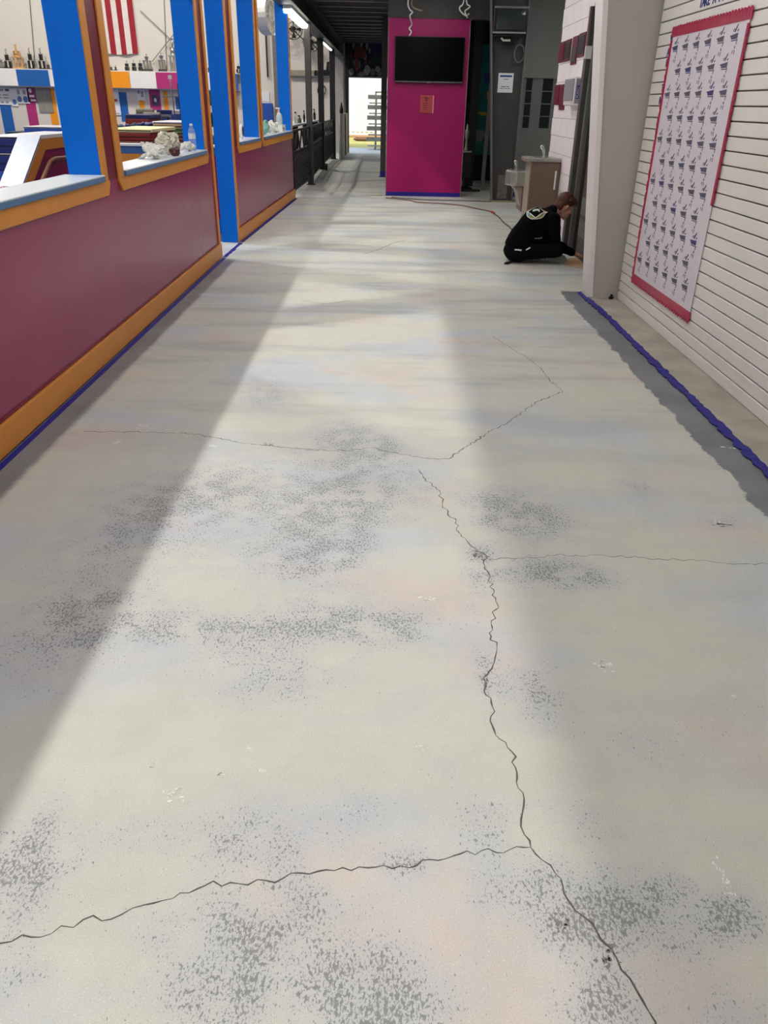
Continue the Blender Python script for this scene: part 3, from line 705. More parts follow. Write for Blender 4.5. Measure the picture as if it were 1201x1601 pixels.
# small boxy television on the dark column
tv = thing('crt_television', 'small boxy black television on a bracket high on the dark column', 'television', (2.0, 15.0, 2.55))
x0, z1 = PY(773, 9, 14.85); x1, _ = PY(827, 9, 14.85); _, z0 = PY(773, 53, 14.85)
B(x0, x1, 14.80, 14.90, z0, z1).build('front_bezel', M_black, tv, bev=.012)
MB().prism([(x0 + .01, 14.9), (x1 - .01, 14.9), (x1 - .1, 15.18), (x0 + .1, 15.18)], z0 + .02, z1 - .02, 'z').build('rear_shell', M_black, tv)
MB().add(*(lambda n: ([(x0 + .05 + (x1 - x0 - .1) * i / n, 14.797 - .018 * (1 - ((2 * i / n - 1) ** 2 + (2 * j / n - 1) ** 2) / 2), z0 + .06 + (z1 - z0 - .11) * j / n) for j in range(n + 1) for i in range(n + 1)],
          [(j * (n + 1) + i, j * (n + 1) + i + 1, (j + 1) * (n + 1) + i + 1, (j + 1) * (n + 1) + i) for j in range(n) for i in range(n)]))(8)).build('picture_tube', M_crtglass, tv, smooth=True)
B(x0 + .0, x1 - .02, 14.785, 14.80, z0 + .005, z0 + .03).build('silver_trim', M_silver, tv)
B(x0 + .0, x1 - .0, 14.79, 14.80, z1 - .035, z1 - .005).build('top_trim', M_steel_mid, tv)
br = thing('television_bracket', 'dark steel bracket arm holding the boxy television to its column', 'bracket', (2.0, 15.1, 2.4))
B(x0 + .04, x1 - .04, 14.85, 15.19, z0 - .03, z0 - .004).build('tray', M_steel_black, br)
B(1.9, 1.98, 15.0, 15.19, z0 - .12, z0 - .03).build('arm', M_steel_black, br)
MB().tube([(PY(784, 59, 14.95)[0], 14.95, PY(784, 59, 14.95)[1]), (PY(787, 63, 14.95)[0], 14.95, PY(787, 63, 14.95)[1]), (PY(798, 63, 14.95)[0], 14.95, PY(798, 63, 14.95)[1])], .016).build('white_handle', M_white_gloss, br)
cx_, cz_ = PY(812, 84, 15.15)
tag(MB().tube([(cx_ + .085 * math.cos(t_ * .35), 15.13 + .006 * math.sin(t_ * 1.7), cz_ + .13 * math.sin(t_ * .35)) for t_ in range(37)], .011).build('cable_coil', M_steel_mid, smooth=True), 'coiled grey cable hanging beside the dark column', 'cable')
# notice on the column
x0, z1 = PY(780, 114, 15.18); x1, z0 = PY(801, 145, 15.18)
sg = thing('paper_notice', 'white paper notice with blue heading taped on the dark column', 'notice', ((x0 + x1) / 2, 15.18, z0))
B(x0, x1, 15.183, 15.186, z0, z1).build('sheet', M_paper, sg)
hgt = z1 - z0; wdt = x1 - x0
def words(root, z, h_, spans, m, x0=x0, wdt=wdt, y=15.1815, nm='printed_word'):
    for (a_, b_) in spans: B(x0 + a_ * wdt, x0 + b_ * wdt, y, y + .001, z, z + h_).build(nm, m, root)
words(sg, z0 + .80 * hgt, .09 * hgt, [(.10, .90)], M_ink_blue)
words(sg, z0 + .665 * hgt, .03 * hgt, [(.36, .66)], M_ink)
words(sg, z0 + .29 * hgt, .035 * hgt, [(.22, .52), (.57, .74)], M_ink)
words(sg, z0 + .20 * hgt, .03 * hgt, [(.14, .40), (.45, .62), (.66, .82)], M_ink)

# ================================================================== magenta pillar with television
YP = 15.8
pl = sroot('pillar', 'magenta clad pillar carrying the flat television', 'pillar', (.7, 16, 0))
B(-.03, 1.40, YP, YP + .5, .07, 2.88).build('cladding', M_magenta, pl, bev=.006)
B(-.036, -.026, YP - .005, YP + .01, .0, 2.88).build('corner_bead', mat('chipped_edge', (150, 120, 130), .6), pl)
B(1.395, 1.407, YP - .005, YP + .01, .0, 2.88).build('corner_bead', mat('chipped_edge', (150, 120, 130), .6), pl)
B(-.02, 1.39, YP + .01, YP + .49, 0, .07).build('plinth', M_steel_dk, pl)
tp_ = tag(B(-.035, 1.405, YP - .004, YP - .001, .004, .075).build('masking_tape', M_tape), 'blue masking tape around the base of the magenta pillar', 'tape')
tvx0, tvz1 = PY(618, 56, YP - .06); tvx1, _ = PY(728, 57, YP - .06); _, tvz0 = PY(617, 129, YP - .06)
tv = thing('flat_television', 'large black flat television mounted on the magenta pillar', 'television', ((tvx0 + tvx1) / 2, YP - .04, tvz0))
B(tvx0, tvx1, YP - .075, YP - .035, tvz0, tvz1).build('bezel', M_black, tv, bev=.006)
B(tvx0 + .012, tvx1 - .012, YP - .0775, YP - .075, tvz0 + .035, tvz1 - .012).build('screen', M_screen, tv)
B(tvx0 + .01, tvx1 - .01, YP - .079, YP - .075, tvz0 + .012, tvz0 + .022).build('chrome_strip', M_steel_mid, tv)
B((tvx0 + tvx1) / 2 - .03, (tvx0 + tvx1) / 2 + .03, YP - .08, YP - .075, tvz0 + .002, tvz0 + .012).build('sensor_tab', M_steel_mid, tv)
B(.5, .95, YP - .035, YP - .001, tvz0 + .2, tvz1 - .2).build('wall_mount', M_steel_black, tv)
x0, z1 = PY(657, 149, YP - .02); x1, z0 = PY(677, 177, YP - .02)
sg = thing('red_sign', 'small red framed sign below the flat television', 'sign', ((x0 + x1) / 2, YP - .01, z0))
B(x0, x1, YP - .022, YP - .001, z0, z1).build('plate', M_red_sign, sg, bev=.003)
B(x1 - .012, x1 + .006, YP - .026, YP - .001, z0 - .004, z1 + .004).build('frame_edge', mat('pink_edge', (222, 130, 160), .3), sg)
xm = (x0 + x1) / 2 - .012; yy = YP - .0235
MB().prism([(xm - .055, z1 - .035), (xm - .02, z1 - .028), (xm + .03, z1 - .03), (xm + .05, z1 - .045), (xm + .02, z1 - .05), (xm + .028, z1 - .07), (xm + .012, z1 - .10), (xm - .008, z1 - .10), (xm - .018, z1 - .07), (xm - .012, z1 - .05)], yy, yy + .001, 'y').build('emblem', M_maroon_dk, sg)
for k, (a_, b_) in enumerate([(.2, .62), (.25, .58), (.2, .5), (.28, .55)]):
    B(x0 + a_ * (x1 - x0), x0 + b_ * (x1 - x0), yy, yy + .001, z1 - .135 - k * .032, z1 - .122 - k * .032).build('printed_word', M_maroon_dk, sg)
# curled cables in front of the pillar
def curl(label, name, pts, r_, m):
    return tag(MB().tube(catmull([(PY(u, v, d)[0], d, PY(u, v, d)[1]) for u, v, d in pts], 5), r_, 7).build(name, m, smooth=True), label, 'cable')
Yc = 15.55
curl('pale curly cable hanging over the left side of the television', 'curly_cable', [(640, -12, Yc), (638, 6, Yc), (641, 15, Yc - .03), (645, 19, Yc), (641, 25, Yc), (644, 38, YP - .05), (640, 44, YP - .02), (643, 50, YP - .02), (640, 56, YP - .03)], .012, M_white_gloss)
curl('tan loop of cable hanging above the television', 'loose_cable', [(652, -15, Yc), (644, 3, Yc), (646, 11, Yc), (653, 15, Yc), (660, 17, Yc)], .010, mat('tan_cable', (158, 140, 104), .5))
curl('white curly cable bundle hanging at the pillar corner', 'curly_cable', [(728, -14, Yc), (724, 6, Yc), (719, 11, Yc), (720, 17, Yc), (728, 24, Yc), (734, 21, Yc)], .012, M_white_gloss)
curl('second white coil of cable beside the bundle at the pillar corner', 'curly_cable', [(729, -14, Yc - .05), (730, 5, Yc - .05), (735, 10, Yc - .05), (731, 14, Yc - .05), (727, 18, Yc - .05), (731, 28, Yc - .05)], .011, M_white_gloss)
curl('teal cable dropping to the pillar corner', 'teal_cable', [(727, -15, Yc + .05), (729, -2, Yc + .05), (731, 3, Yc + .05), (729, 9, Yc + .05)], .010, mat('teal_cable', (60, 150, 130), .5))
# header beam over the pillar
tag(B(-.04, 1.9, 15.85, 16.1, 2.885, 3.33).build('ceiling_beam', M_steel_dk), 'dark steel beam crossing above the magenta pillar', 'beam', kind='structure')

# dark recess right of the pillar
struct(B(.2, 3.6, 19.6, 19.7, 0, 3.34).build('wall_dark_back', M_deck), 'black back wall of the recess beside the pillar', 'wall')
mu = thing('teal_mural', 'teal and black painted panel deep in the recess beside the pillar', 'mural', (2.2, 19.55, 0))
B(1.98, 2.6, 19.55, 19.59, .55, 2.75).build('board', mat('teal_paint', (0, 92, 92), .6, var=.6, scale=2.5), mu)
for k, (cx, cz, rx, rz, m) in enumerate([(2.15, 1.4, .12, .05, mat('ochre_mural', (150, 130, 40), .6)), (2.2, 2.1, .1, .12, M_navy), (2.1, .95, .1, .16, mat('grey_mural', (110, 120, 110), .6)), (2.25, 1.75, .05, .14, mat('ochre_mural', (150, 130, 40), .6))]):
    MB().prism([(cx + rx * math.cos(t_) * (1 + .3 * math.sin(3 * t_)), cz + rz * math.sin(t_) * (1 + .25 * math.cos(2 * t_))) for t_ in [i * 2 * math.pi / 14 for i in range(14)]], 19.542, 19.55, 'y').build('painted_shape', m, mu)
tag(MB().bar((1.98, 17.3, 0), (2.04, 17.3, 2.9), .07, (0, 1, 0)).build('leaning_bar', M_steel_mid), 'thin grey steel bar standing in the dark recess', 'bar')
tag(MB().bar((1.78, 18.2, 0), (1.80, 18.2, 3.3), .16, (0, 1, 0)).build('black_post', M_steel_black), 'black square post deep in the recess beside the pillar', 'post')
st = thing('dark_stand', 'dark speckled stand beside the magenta pillar with a silver top', 'stand', (1.62, 17.5, 0))
B(1.52, 1.74, 17.4, 17.62, .22, .70).build('box', mat('speckled_black', (34, 32, 34), .5, var=.5, scale=40), st, bev=.01)
MB().lathe([(.16, 0), (.16, .03), (.05, .06), (.04, .22)], (1.63, 17.5, 0), 14).build('foot', M_steel_black, st)
B(1.53, 1.73, 17.42, 17.6, .70, .73).build('top_tray', M_stainless, st)
tag(MB().lathe([(.045, 0), (.05, .02), (.03, .06), (.028, .2), (.04, .24), (.045, .36), (.02, .40), (.018, .48), (.008, .5)], (1.62, 17.5, .731), 12).build('silver_bottle', M_stainless, smooth=True), 'slim silver vessel standing on the dark stand', 'bottle')
tag(B(.9, 1.9, 16.9, 17.1, .0, .03).build('floor_bar', M_steel_black, bev=.004), 'black bar lying on the floor in the dark recess', 'bar')

# ================================================================== far hall: posts, fence, beam, joists
def sq_post(name, label, px, wd, h, m, taped=False):
    x, y = P(*px); r = thing(name, label, 'post', (x, y + wd / 2, 0), kind='structure')
    B(x - wd / 2, x + wd / 2, y, y + wd, .012, h).build('shaft', m, r, bev=.004)
    B(x - wd * .75, x + wd * .75, y - .02, y + wd + .02, 0, .012).build('base_plate', m, r)
    if taped: B(x - wd / 2 - .003, x + wd / 2 + .003, y - .003, y + wd + .003, .012, .13).build('tape_band', M_tape, r)
    return x, y
sq_post('steel_post', 'dark steel post standing in front of the bright far doorway', (598.5, 277), .13, 3.3, M_steel_dk, True)
posts = [sq_post('steel_post', 'grey steel post between the first and second fence panels', (486, 289), .12, 2.95, M_steel_dk),
         sq_post('steel_post', 'black steel post with a caster between second and third fence panels', (504, 265), .14, 2.95, M_steel_black),
         sq_post('steel_post', 'black steel post at the far end of the fence', (521, 249), .16, 2.95, M_steel_black)]
bm_ = thing('ceiling_beam', 'long dark steel beam running above the fence posts', 'beam', (-1.7, 21, 2.95), kind='structure')
B(-1.83, -1.55, 14.0, 29.9, 2.95, 2.97).build('lower_flange', M_steel_dk, bm_)
B(-1.70, -1.68, 14.0, 29.9, 2.97, 3.31).build('web', M_steel_dk, bm_)
B(-1.83, -1.55, 14.0, 29.9, 3.31, 3.33).build('upper_flange', M_steel_dk, bm_)
cl = sroot('ceiling_mezzanine', 'dark deck carried on a row of steel joists', 'ceiling', (0, 21, 3.4))
B(-2.0, 3.7, 11.5, 30.1, 3.56, 3.66).build('deck', M_deck, cl)
jo = None
for k in range(19):
    y = 12.2 + k * .98
    if jo is None:
        jo = MB().box(-1.66, 3.6, y, y + .07, 3.33, 3.345).box(-1.66, 3.6, y + .03, y + .04, 3.345, 3.55).build('joist', M_purlin, cl)
    else: share(jo, 'joist', cl, jo.location + Vector((0, k * .98, 0)))
def tube_lamp(label, a, b, x, z, q=1.0):
    r = thing('tube_light', label, 'light', (x, (a + b) / 2, z))
    B(x - .07 * q, x + .07 * q, a, b, z + .05, z + .10).build('housing', M_white_gloss, r)
    MB().prism([(x - .075 * q, z + .05), (x + .075 * q, z + .05), (x + .06 * q, z + .05 - .06 * q), (x - .06 * q, z + .05 - .06 * q)], a + .02, b - .02, 'y').build('diffuser', M_tube, r, bev=.008)
tube_lamp('glowing fluorescent tube light at the near end of the beam', 14.9, 17.75, -1.69, 2.85)
tube_lamp('small fluorescent tube light at the far end of the beam', 22.4, 25.6, -1.69, 2.85, .4)

def fence_panel(label, xa, ya, xb, yb):
    r = thing('iron_fence', label, 'fence', ((xa + xb) / 2, (ya + yb) / 2, 0))
    A = Vector((xa, ya, 0)); Bv = Vector((xb, yb, 0)); L_ = (Bv - A).length; d = (Bv - A).normalized()
    pt = lambda s, z: A + d * s + Vector((0, 0, z))
    bar = lambda nm, s0, z0, s1, z1, w_: MB().bar(pt(s0, z0), pt(s1, z1), w_, (1, 0, 0)).build(nm, M_steel_black, r)
    for nm, z in (('top_rail', 1.10), ('middle_rail', .76), ('bottom_rail', .14)): bar(nm, 0, z, L_, z, .035)
    for s in (0.02, L_ - .02): bar('upright', s, .06, s, 1.12, .035)
    ns = max(2, int(L_ / .55))
    for k in range(1, ns): bar('picket', k * L_ / ns, .14, k * L_ / ns, .76, .022)
    mb = MB(); nz = 9
    for k in range(1, nz): mb.bar(pt(0, .14 + .62 * k / nz), pt(L_, .14 + .62 * k / nz), .009, (1, 0, 0))
    nv = int(L_ / .07)
    for k in range(1, nv): mb.bar(pt(k * L_ / nv, .14), pt(k * L_ / nv, .76), .009, (1, 0, 0))
    g = mb.build('wire_mesh', M_steel_black, r); g['kind'] = 'stuff'
    for k in range(ns):
        s0 = k * L_ / ns; s1 = (k + 1) * L_ / ns; mid = (s0 + s1) / 2; hw = (s1 - s0) / 2
        for sg_ in (-1, 1):
            MB().tube([pt(mid + sg_ * hw * (.02 + .96 * math.sin(q * math.pi / 2 / 8)), .77 + .32 * (1 - (1 - q / 8) ** 2)) for q in range(9)], .016, 6).build('scroll_arc', M_steel_black, r)
    return r
fence_panel('first black iron fence panel, beside the far partition end', -1.70, 15.12, posts[0][0], posts[0][1] - .02)
fence_panel('second black iron fence panel, between grey and black posts', posts[0][0], posts[0][1] + .14, posts[1][0], posts[1][1] - .02)
fence_panel('third black iron fence panel, last before the plywood board', posts[1][0], posts[1][1] + .16, posts[2][0], posts[2][1] - .02)
cs = thing('caster_wheel', 'small caster wheel under the gate by the black post', 'wheel', (posts[1][0] + .12, posts[1][1] - .2, 0))
MB().cyl((posts[1][0] + .10, posts[1][1] - .2, .06), (posts[1][0] + .15, posts[1][1] - .2, .06), .06, n=16).build('tyre', M_black, cs)
B(posts[1][0] + .09, posts[1][0] + .16, posts[1][1] - .22, posts[1][1] - .18, .06, .16).build('fork', M_steel_mid, cs)

# counter behind the fence with bottles
ct = thing('work_counter', 'white topped counter behind the iron fence', 'counter', (-2.35, 20.5, 0))
B(-2.6, -2.1, 15.2, 26.0, 1.06, 1.10).build('worktop', M_pale, ct, bev=.004)
for yy in (15.4, 20.0, 25.7): B(-2.58, -2.12, yy, yy + .05, 0, 1.06).build('leg', M_steel_black, ct)
def jug(label, x, y, z, s, m, capm):
    r = thing('jug', label, 'jug', (x, y, z))
    MB().lathe([(.10 * s, 0), (.115 * s, .02 * s), (.115 * s, .2 * s), (.10 * s, .28 * s), (.055 * s, .36 * s), (.035 * s, .39 * s)], (x, y, z), 16).build('body', m, r, smooth=True)
    MB().lathe([(.04 * s, .39 * s), (.04 * s, .44 * s), (.03 * s, .45 * s)], (x, y, z), 12).build('cap', capm, r)
    MB().lathe([(.1165 * s, .1 * s), (.1175 * s, .11 * s), (.1175 * s, .19 * s), (.1165 * s, .2 * s)], (x, y, z), 16).build('label', mat('yellow_label', (220, 170, 60), .5, var=.4, scale=30), r)
x_, y_ = P(462, 195, 1.10)
jug('orange jug with black cap on the counter end', -2.18, 17.6, 1.101, 1.0, M_orangeliq, M_black)
for k, (u, hh, rr, m, lab) in enumerate([(471, .2, .03, M_black, 'black spray bottle beside the orange jug'), (489, .22, .035, M_clear, 'clear bottle on the counter behind the first grey post'), (492, .14, .05, M_mgreen, 'squat green bottle behind the first grey post'), (497, .24, .028, M_black, 'black tilted bottle near the second post'), (509, .12, .04, M_black, 'small black jar beyond the second post'), (515, .26, .04, M_black, 'tall dark bottle near the last post')]):
    yk = (18.9, 20.4, 21.2, 22.4, 24.2, 25.5)[k]
    r = thing('counter_bottle', lab, 'bottle', (-2.2, yk, 1.101), group='bottles along the fence counter')
    MB().lathe([(rr, 0), (rr, hh * .6), (rr * .4, hh * .8), (rr * .35, hh)], (-2.2, yk, 1.101), 10).build('body', m, r, smooth=True)
    B(-2.2 - rr * .9, -2.2 + rr * .4, yk - .012, yk + .012, 1.101 + hh, 1.101 + hh + .03).build('nozzle', M_black, r)

# leaning plywood board near the far door
bx0, by0 = P(526, 249); 
tag(MB().prism([(-1.50, 0), (-1.46, 0), (-1.46, 1.27), (-1.50, 1.27)], 25.9, 29.6, 'y').build('plywood_board', M_greyply), 'weathered plywood sheet standing past the end of the fence', 'board')
tag(MB().prism([(-1.455, 0), (-1.415, 0), (-1.415, 1.26), (-1.455, 1.26)], 28.6, 29.7, 'y').build('timber_board', M_wood), 'tan timber board standing against the plywood sheet', 'board')
tag(MB().lathe([(.06, 0), (.06, .12), (.02, .26), (.02, .3)], (-1.48, 27.0, 1.271), 10).build('dark_bottle', M_black), 'dark bottle standing on the plywood sheet edge', 'bottle')

# ================================================================== end wall, doorway, outdoors
YE = 30.0
we = sroot('wall_back', 'pale end wall of the gym and hall', 'wall', (-6, 30, 0))
DX0, DX1, DZ = -1.39, .6, 2.33
B(-16, DX0 - .12, YE, YE + .2, 0, 9).build('gym_end', M_gymwall, we)
B(DX1, 6.5, YE, YE + .2, 0, 9).build('hall_end', M_greywall, we)
B(DX0 - .12, DX1, YE, YE + .2, DZ, 9).build('over_door', M_gymwall, we)
struct(B(DX0 - .12, DX0, YE - .05, YE + .2, 0, 3.55).build('trim_2', M_steel_black), 'black post beside the far doorway', 'trim')
struct(B(-2.02, -1.56, YE - .1, YE, 0, 3.55).build('trim_3', mat('pilaster_grey', (170, 167, 165), .6)), 'pale pilaster beside the far doorway', 'trim')
mu = thing('mural_board', 'dark painted mural of a fiery burst and smoke above the far doorway', 'mural', (-.5, YE - .05, 2.4))
B(DX0 + .005, DX1, YE - .06, YE - .014, 2.36, 3.55).build('board', mat('night_mural', (12, 18, 30), .6, var=.5, scale=2), mu)
def blobpoly(cx, cz, rx, rz, n=14, seed=0):
    rg = random.Random(seed); return [(cx + rx * math.cos(i * 2 * math.pi / n) * rg.uniform(.8, 1.15), cz + rz * math.sin(i * 2 * math.pi / n) * rg.uniform(.8, 1.15)) for i in range(n)]
def mshape(u, v, ru, rv, m, lay, seed, n=14):
    cx, cz = PY(u, v, YE - .06); MB().prism(blobpoly(cx, cz, ru / 45, rv / 51, n, seed), YE - .063 - lay * .002, YE - .06, 'y').build('painted_shape', m, mu)
Mg = mat('mural_green', (16, 50, 36), .6, var=.4); Mn = mat('mural_blue', (18, 40, 72), .6, var=.4); Mr = mat('mural_red', (112, 50, 36), .6, var=.4, scale=9); Mo = mat('mural_ochre', (120, 82, 40), .6, var=.3)
Mw = mat('mural_smoke', (150, 152, 150), .6, var=.3, scale=8); Md = mat('mural_dim_smoke', (112, 112, 106), .6, var=.3, scale=8)
mshape(588, 75, 13, 12, Mn, 0, 1); mshape(588, 96, 11, 8, Mg, 0, 2)
for i, (u, v, a_, b_, m) in enumerate([(555, 85, 6, 10, Mr), (562, 76, 5, 12, Mr), (568, 84, 5, 9, Mr), (552, 83, 2, 6, Mo), (572, 98, 2, 5, Mr), (558, 100, 3, 10, Mr), (553, 72, 2, 8, Mw), (556, 64, 5, 2, Mw), (565, 66, 2, 6, Mw), (574, 71, 2, 8, Mw), (571, 88, 2, 6, Mw), (578, 80, 1.5, 5, Mw), (554, 96, 2, 6, Md), (562, 101, 2, 6, Md),
                                      (549, 112, 4, 6, Md), (574, 110, 5, 8, Mw), (583, 113, 4, 6, Md), (591, 108, 4, 5, Mw), (593, 115, 4, 5, Md), (603, 97, 2, 4, Mw), (566, 116, 6, 4, Md)]):
    mshape(u, v, a_, b_, m, 1 + (i % 3), i + 5)
B(-.75, .6, YE - .10, YE - .06, 3.40, 3.52).build('crate_strip', mat('grey_strip', (120, 116, 106), .6), mu)
# outdoors
ex = sroot('ground_outside', 'sunlit dry grass and sand outside the far doorway', 'ground', (0, 40, 0))
B(-14, 14, 30.2, 34.0, -.06, -.005).build('apron_slab', mat('outside_concrete', (190, 196, 200), .8, var=.05), ex)
B(-14, 14, 34.0, 60, -.08, -.02).build('dry_grass', mat('dry_grass', (176, 168, 96), .95, var=.25, scale=3), ex)
sh = thing('metal_shed', 'white ribbed metal building beyond the far doorway', 'building', (0, 45, 0))
B(-14, 14, 45.05, 48, 0, 5).build('body', M_white_gloss, sh)
rb = None
for k in range(46):
    if rb is None: rb = B(-6, -5.86, 45.0, 45.06, .25, 5).build('rib', M_white_gloss, sh); rb0 = rb.location.copy()
    else: share(rb, 'rib', sh, rb0 + Vector((k * .24, 0, 0)))
B(-14, 14, 44.98, 45.05, 0, .09).build('base_band', mat('rust_band', (196, 150, 110), .8), sh)
dx0, dz1 = PY(589, 145, 45.0); dx1, dz0 = PY(606, 170, 45.0)
B(dx0, dx0 + 1.4, 44.97, 45.0, .1, dz1).build('side_door', M_white, sh)
B(dx0 - .06, dx0, 44.95, 45.0, .1, dz1 + .06).build('door_trim', M_steel_mid, sh)
B(dx0 - .06, dx0 + 1.46, 44.95, 45.0, dz1, dz1 + .06).build('door_trim', M_steel_mid, sh)
bl = thing('bleacher', 'silver aluminium bleacher rows outside the far doorway', 'bleacher', (.2, 33.5, 0))
for k in range(5):
    zz = .28 + k * .36; yy = 32.6 + k * .55
    B(-.78, 2.2, yy, yy + .28, zz, zz + .05).build('seat_plank', M_silver, bl)
    B(-.84, 2.2, yy - .02, yy, zz + .0, zz + .15).build('riser_plank', M_stainless, bl)
    B(-.78, 2.2, yy - .3, yy - .03, zz - .16, zz - .12).build('foot_plank', M_silver, bl)
for xx in (-.5, .9, 2.0):
    MB().bar((xx, 32.6, 0), (xx, 35.2, 1.75), .05, (1, 0, 0)).build('stringer', M_stainless, bl)
    for k in range(5): MB().bar((xx, 32.7 + k * .55, 0), (xx, 32.7 + k * .55, .28 + k * .36), .04, (1, 0, 0)).build('upright', M_stainless, bl)
x_, y_ = P(569, 219)
tag(MB().ell((x_, 40.5, .06), (.5, .3, .10)).build('dirt_clod', mat('brown_dirt', (120, 84, 58), .9), smooth=True), 'brown lump lying on the dry grass outside', 'lump')

# ================================================================== shell of the building
struct(B(-16.2, -16, -8, 30.2, 0, 9).build('wall_gym_left', M_gymwall), 'far side wall of the gym', 'wall')
struct(B(-16.2, 6.5, -8, 30.2, 9.0, 9.1).build('ceiling_gym', M_ceil), 'high roof over the gym', 'ceiling')
struct(B(-2.05, 6.5, -5, 11.5, 3.34, 3.44).build('ceiling', M_ceil), 'low ceiling over the hall', 'ceiling')
struct(B(6.5, 6.6, -8, 30.2, 0, 9).build('wall_outer_right', M_greywall), 'outer wall behind the recess', 'wall')
struct(MB().box(-16.2, -1.86, -8.2, -8, 0, 9).build('wall_gym_front', M_gymwall), 'gym wall behind the viewpoint', 'wall')
wf = sroot('wall_front', 'entrance wall with a wide open doorway behind the viewpoint', 'wall', (0, -5, 0))
B(-2.05, -1.3, -5.2, -5, 0, 9).build('pier', M_gymwall, wf); B(1.5, 6.5, -5.2, -5, 0, 9).build('pier', M_gymwall, wf); B(-1.3, 1.5, -5.2, -5, 2.6, 9).build('lintel', M_gymwall, wf)
struct(B(-16, 16, -30, -8.2, -.08, -.02).build('ground_front', mat('outside_concrete', (190, 196, 200), .8)), 'paved ground outside the entrance', 'ground')
# unseen ceiling lights of the hall, some added only to fill in light
def hall_light(label, x, y):
    r = thing('unseen_ceiling_light', label, 'light', (x, y, 3.28))
    if y > 11.5:
        for yy in (y - .5, y + .5): B(x - .01, x + .01, yy - .01, yy + .01, 3.34, 3.56).build('hanger', M_steel_mid, r)
    B(x - .16, x + .16, y - .62, y + .62, 3.30, 3.34).build('housing', M_white_gloss, r)
    B(x - .14, x + .14, y - .60, y + .60, 3.265, 3.30).build('diffuser', M_halltube, r, bev=.01)
for i, y in enumerate((-3.6, -1.4, .8, 3.0, 5.2, 7.4, 9.4, 11.0, 12.7, 14.3)):  # farthest rows are added, out of view, to brighten the far partition
    for j, x in enumerate((-.7, .8)):
        hall_light('unseen hall ceiling light on the %s side, %s from the entrance' % (('partition', 'slat wall')[j], ('first', 'second', 'third', 'fourth', 'fifth', 'sixth', 'seventh', 'eighth', 'ninth', 'tenth')[i]), x, y)
hall_light('unseen added fill light over the drinking fountain recess', 2.75, 13.7)  # added out of view to lift the light on the glass block wall
# high bay lamps of the gym, with added ones near the end wall
for k, (x, y, kw) in enumerate(HIGH_BAYS):
    r = thing('unseen_high_bay_lamp', ['gym high bay lamp over the first opening', 'gym high bay lamp over the cross wall', 'unseen added high bay lamp brightening the end wall before the flag', 'unseen added high bay lamp brightening the far corner', 'unseen added high bay lamp above the fence counter'][k], 'lamp', (x, y, 8.05))
    MB().lathe([(.24, 0), (.20, .14), (.10, .24), (.08, .5)], (x, y, 8.07), 20).build('reflector', M_stainless, r, smooth=True)
    MB().cyl((x, y, 8.57), (x, y, 9.0), .015).build('stem', M_steel_mid, r)
    ld = bpy.data.lights.new('unseen_high_bay_light', 'AREA'); ld.shape = 'DISK'; ld.size = .42; ld.energy = GYM_LAMP_W * kw; ld.color = (1, .97, .90); ld.spread = math.pi
    lo = bpy.data.objects.new('unseen_high_bay_light', ld); C.objects.link(lo); lo.parent = r; lo.location = (0, 0, .005)
# ================================================================== GYM beyond the partitions
YS = 29.6                                   # front of the trophy shelf on the end wall
ts = thing('trophy_shelf', 'long trophy shelf faced with blue, white, orange and magenta panels on the end wall', 'shelf', (-9, YS, 1.85))
SZ1 = 2.36; SZ0 = 1.88
pan = [(-60, 27, 'w'), (27, 77, 'b'), (77, 120, 'w'), (120, 167, 'm'), (167, 203, 'o'), (203, 244, 'w'), (244, 300, 'm'), (300, 336, 'w'), (336, 372, 'b')]
PM = {'w': M_white, 'b': mat('panel_blue', (22, 92, 168), .5), 'o': mat('panel_orange', (240, 150, 20), .5), 'm': mat('panel_magenta', (172, 44, 112), .5)}
for u0, u1, k in pan:
    xa = PY(u0, 123, YS)[0]; xb = PY(u1, 123, YS)[0]
    B(xa + .004, xb - .004, YS, YS + .03, SZ0, SZ1).build('panel', PM[k], ts)
xa = PY(-60, 123, YS)[0]; xb = PY(372, 123, YS)[0]
B(xa, xb, YS, YE - .005, SZ1, SZ1 + .025).build('shelf_board', M_white, ts)
B(xa, xb, YS + .03, YE - .005, SZ0 - .02, SZ0).build('under_board', M_white, ts)
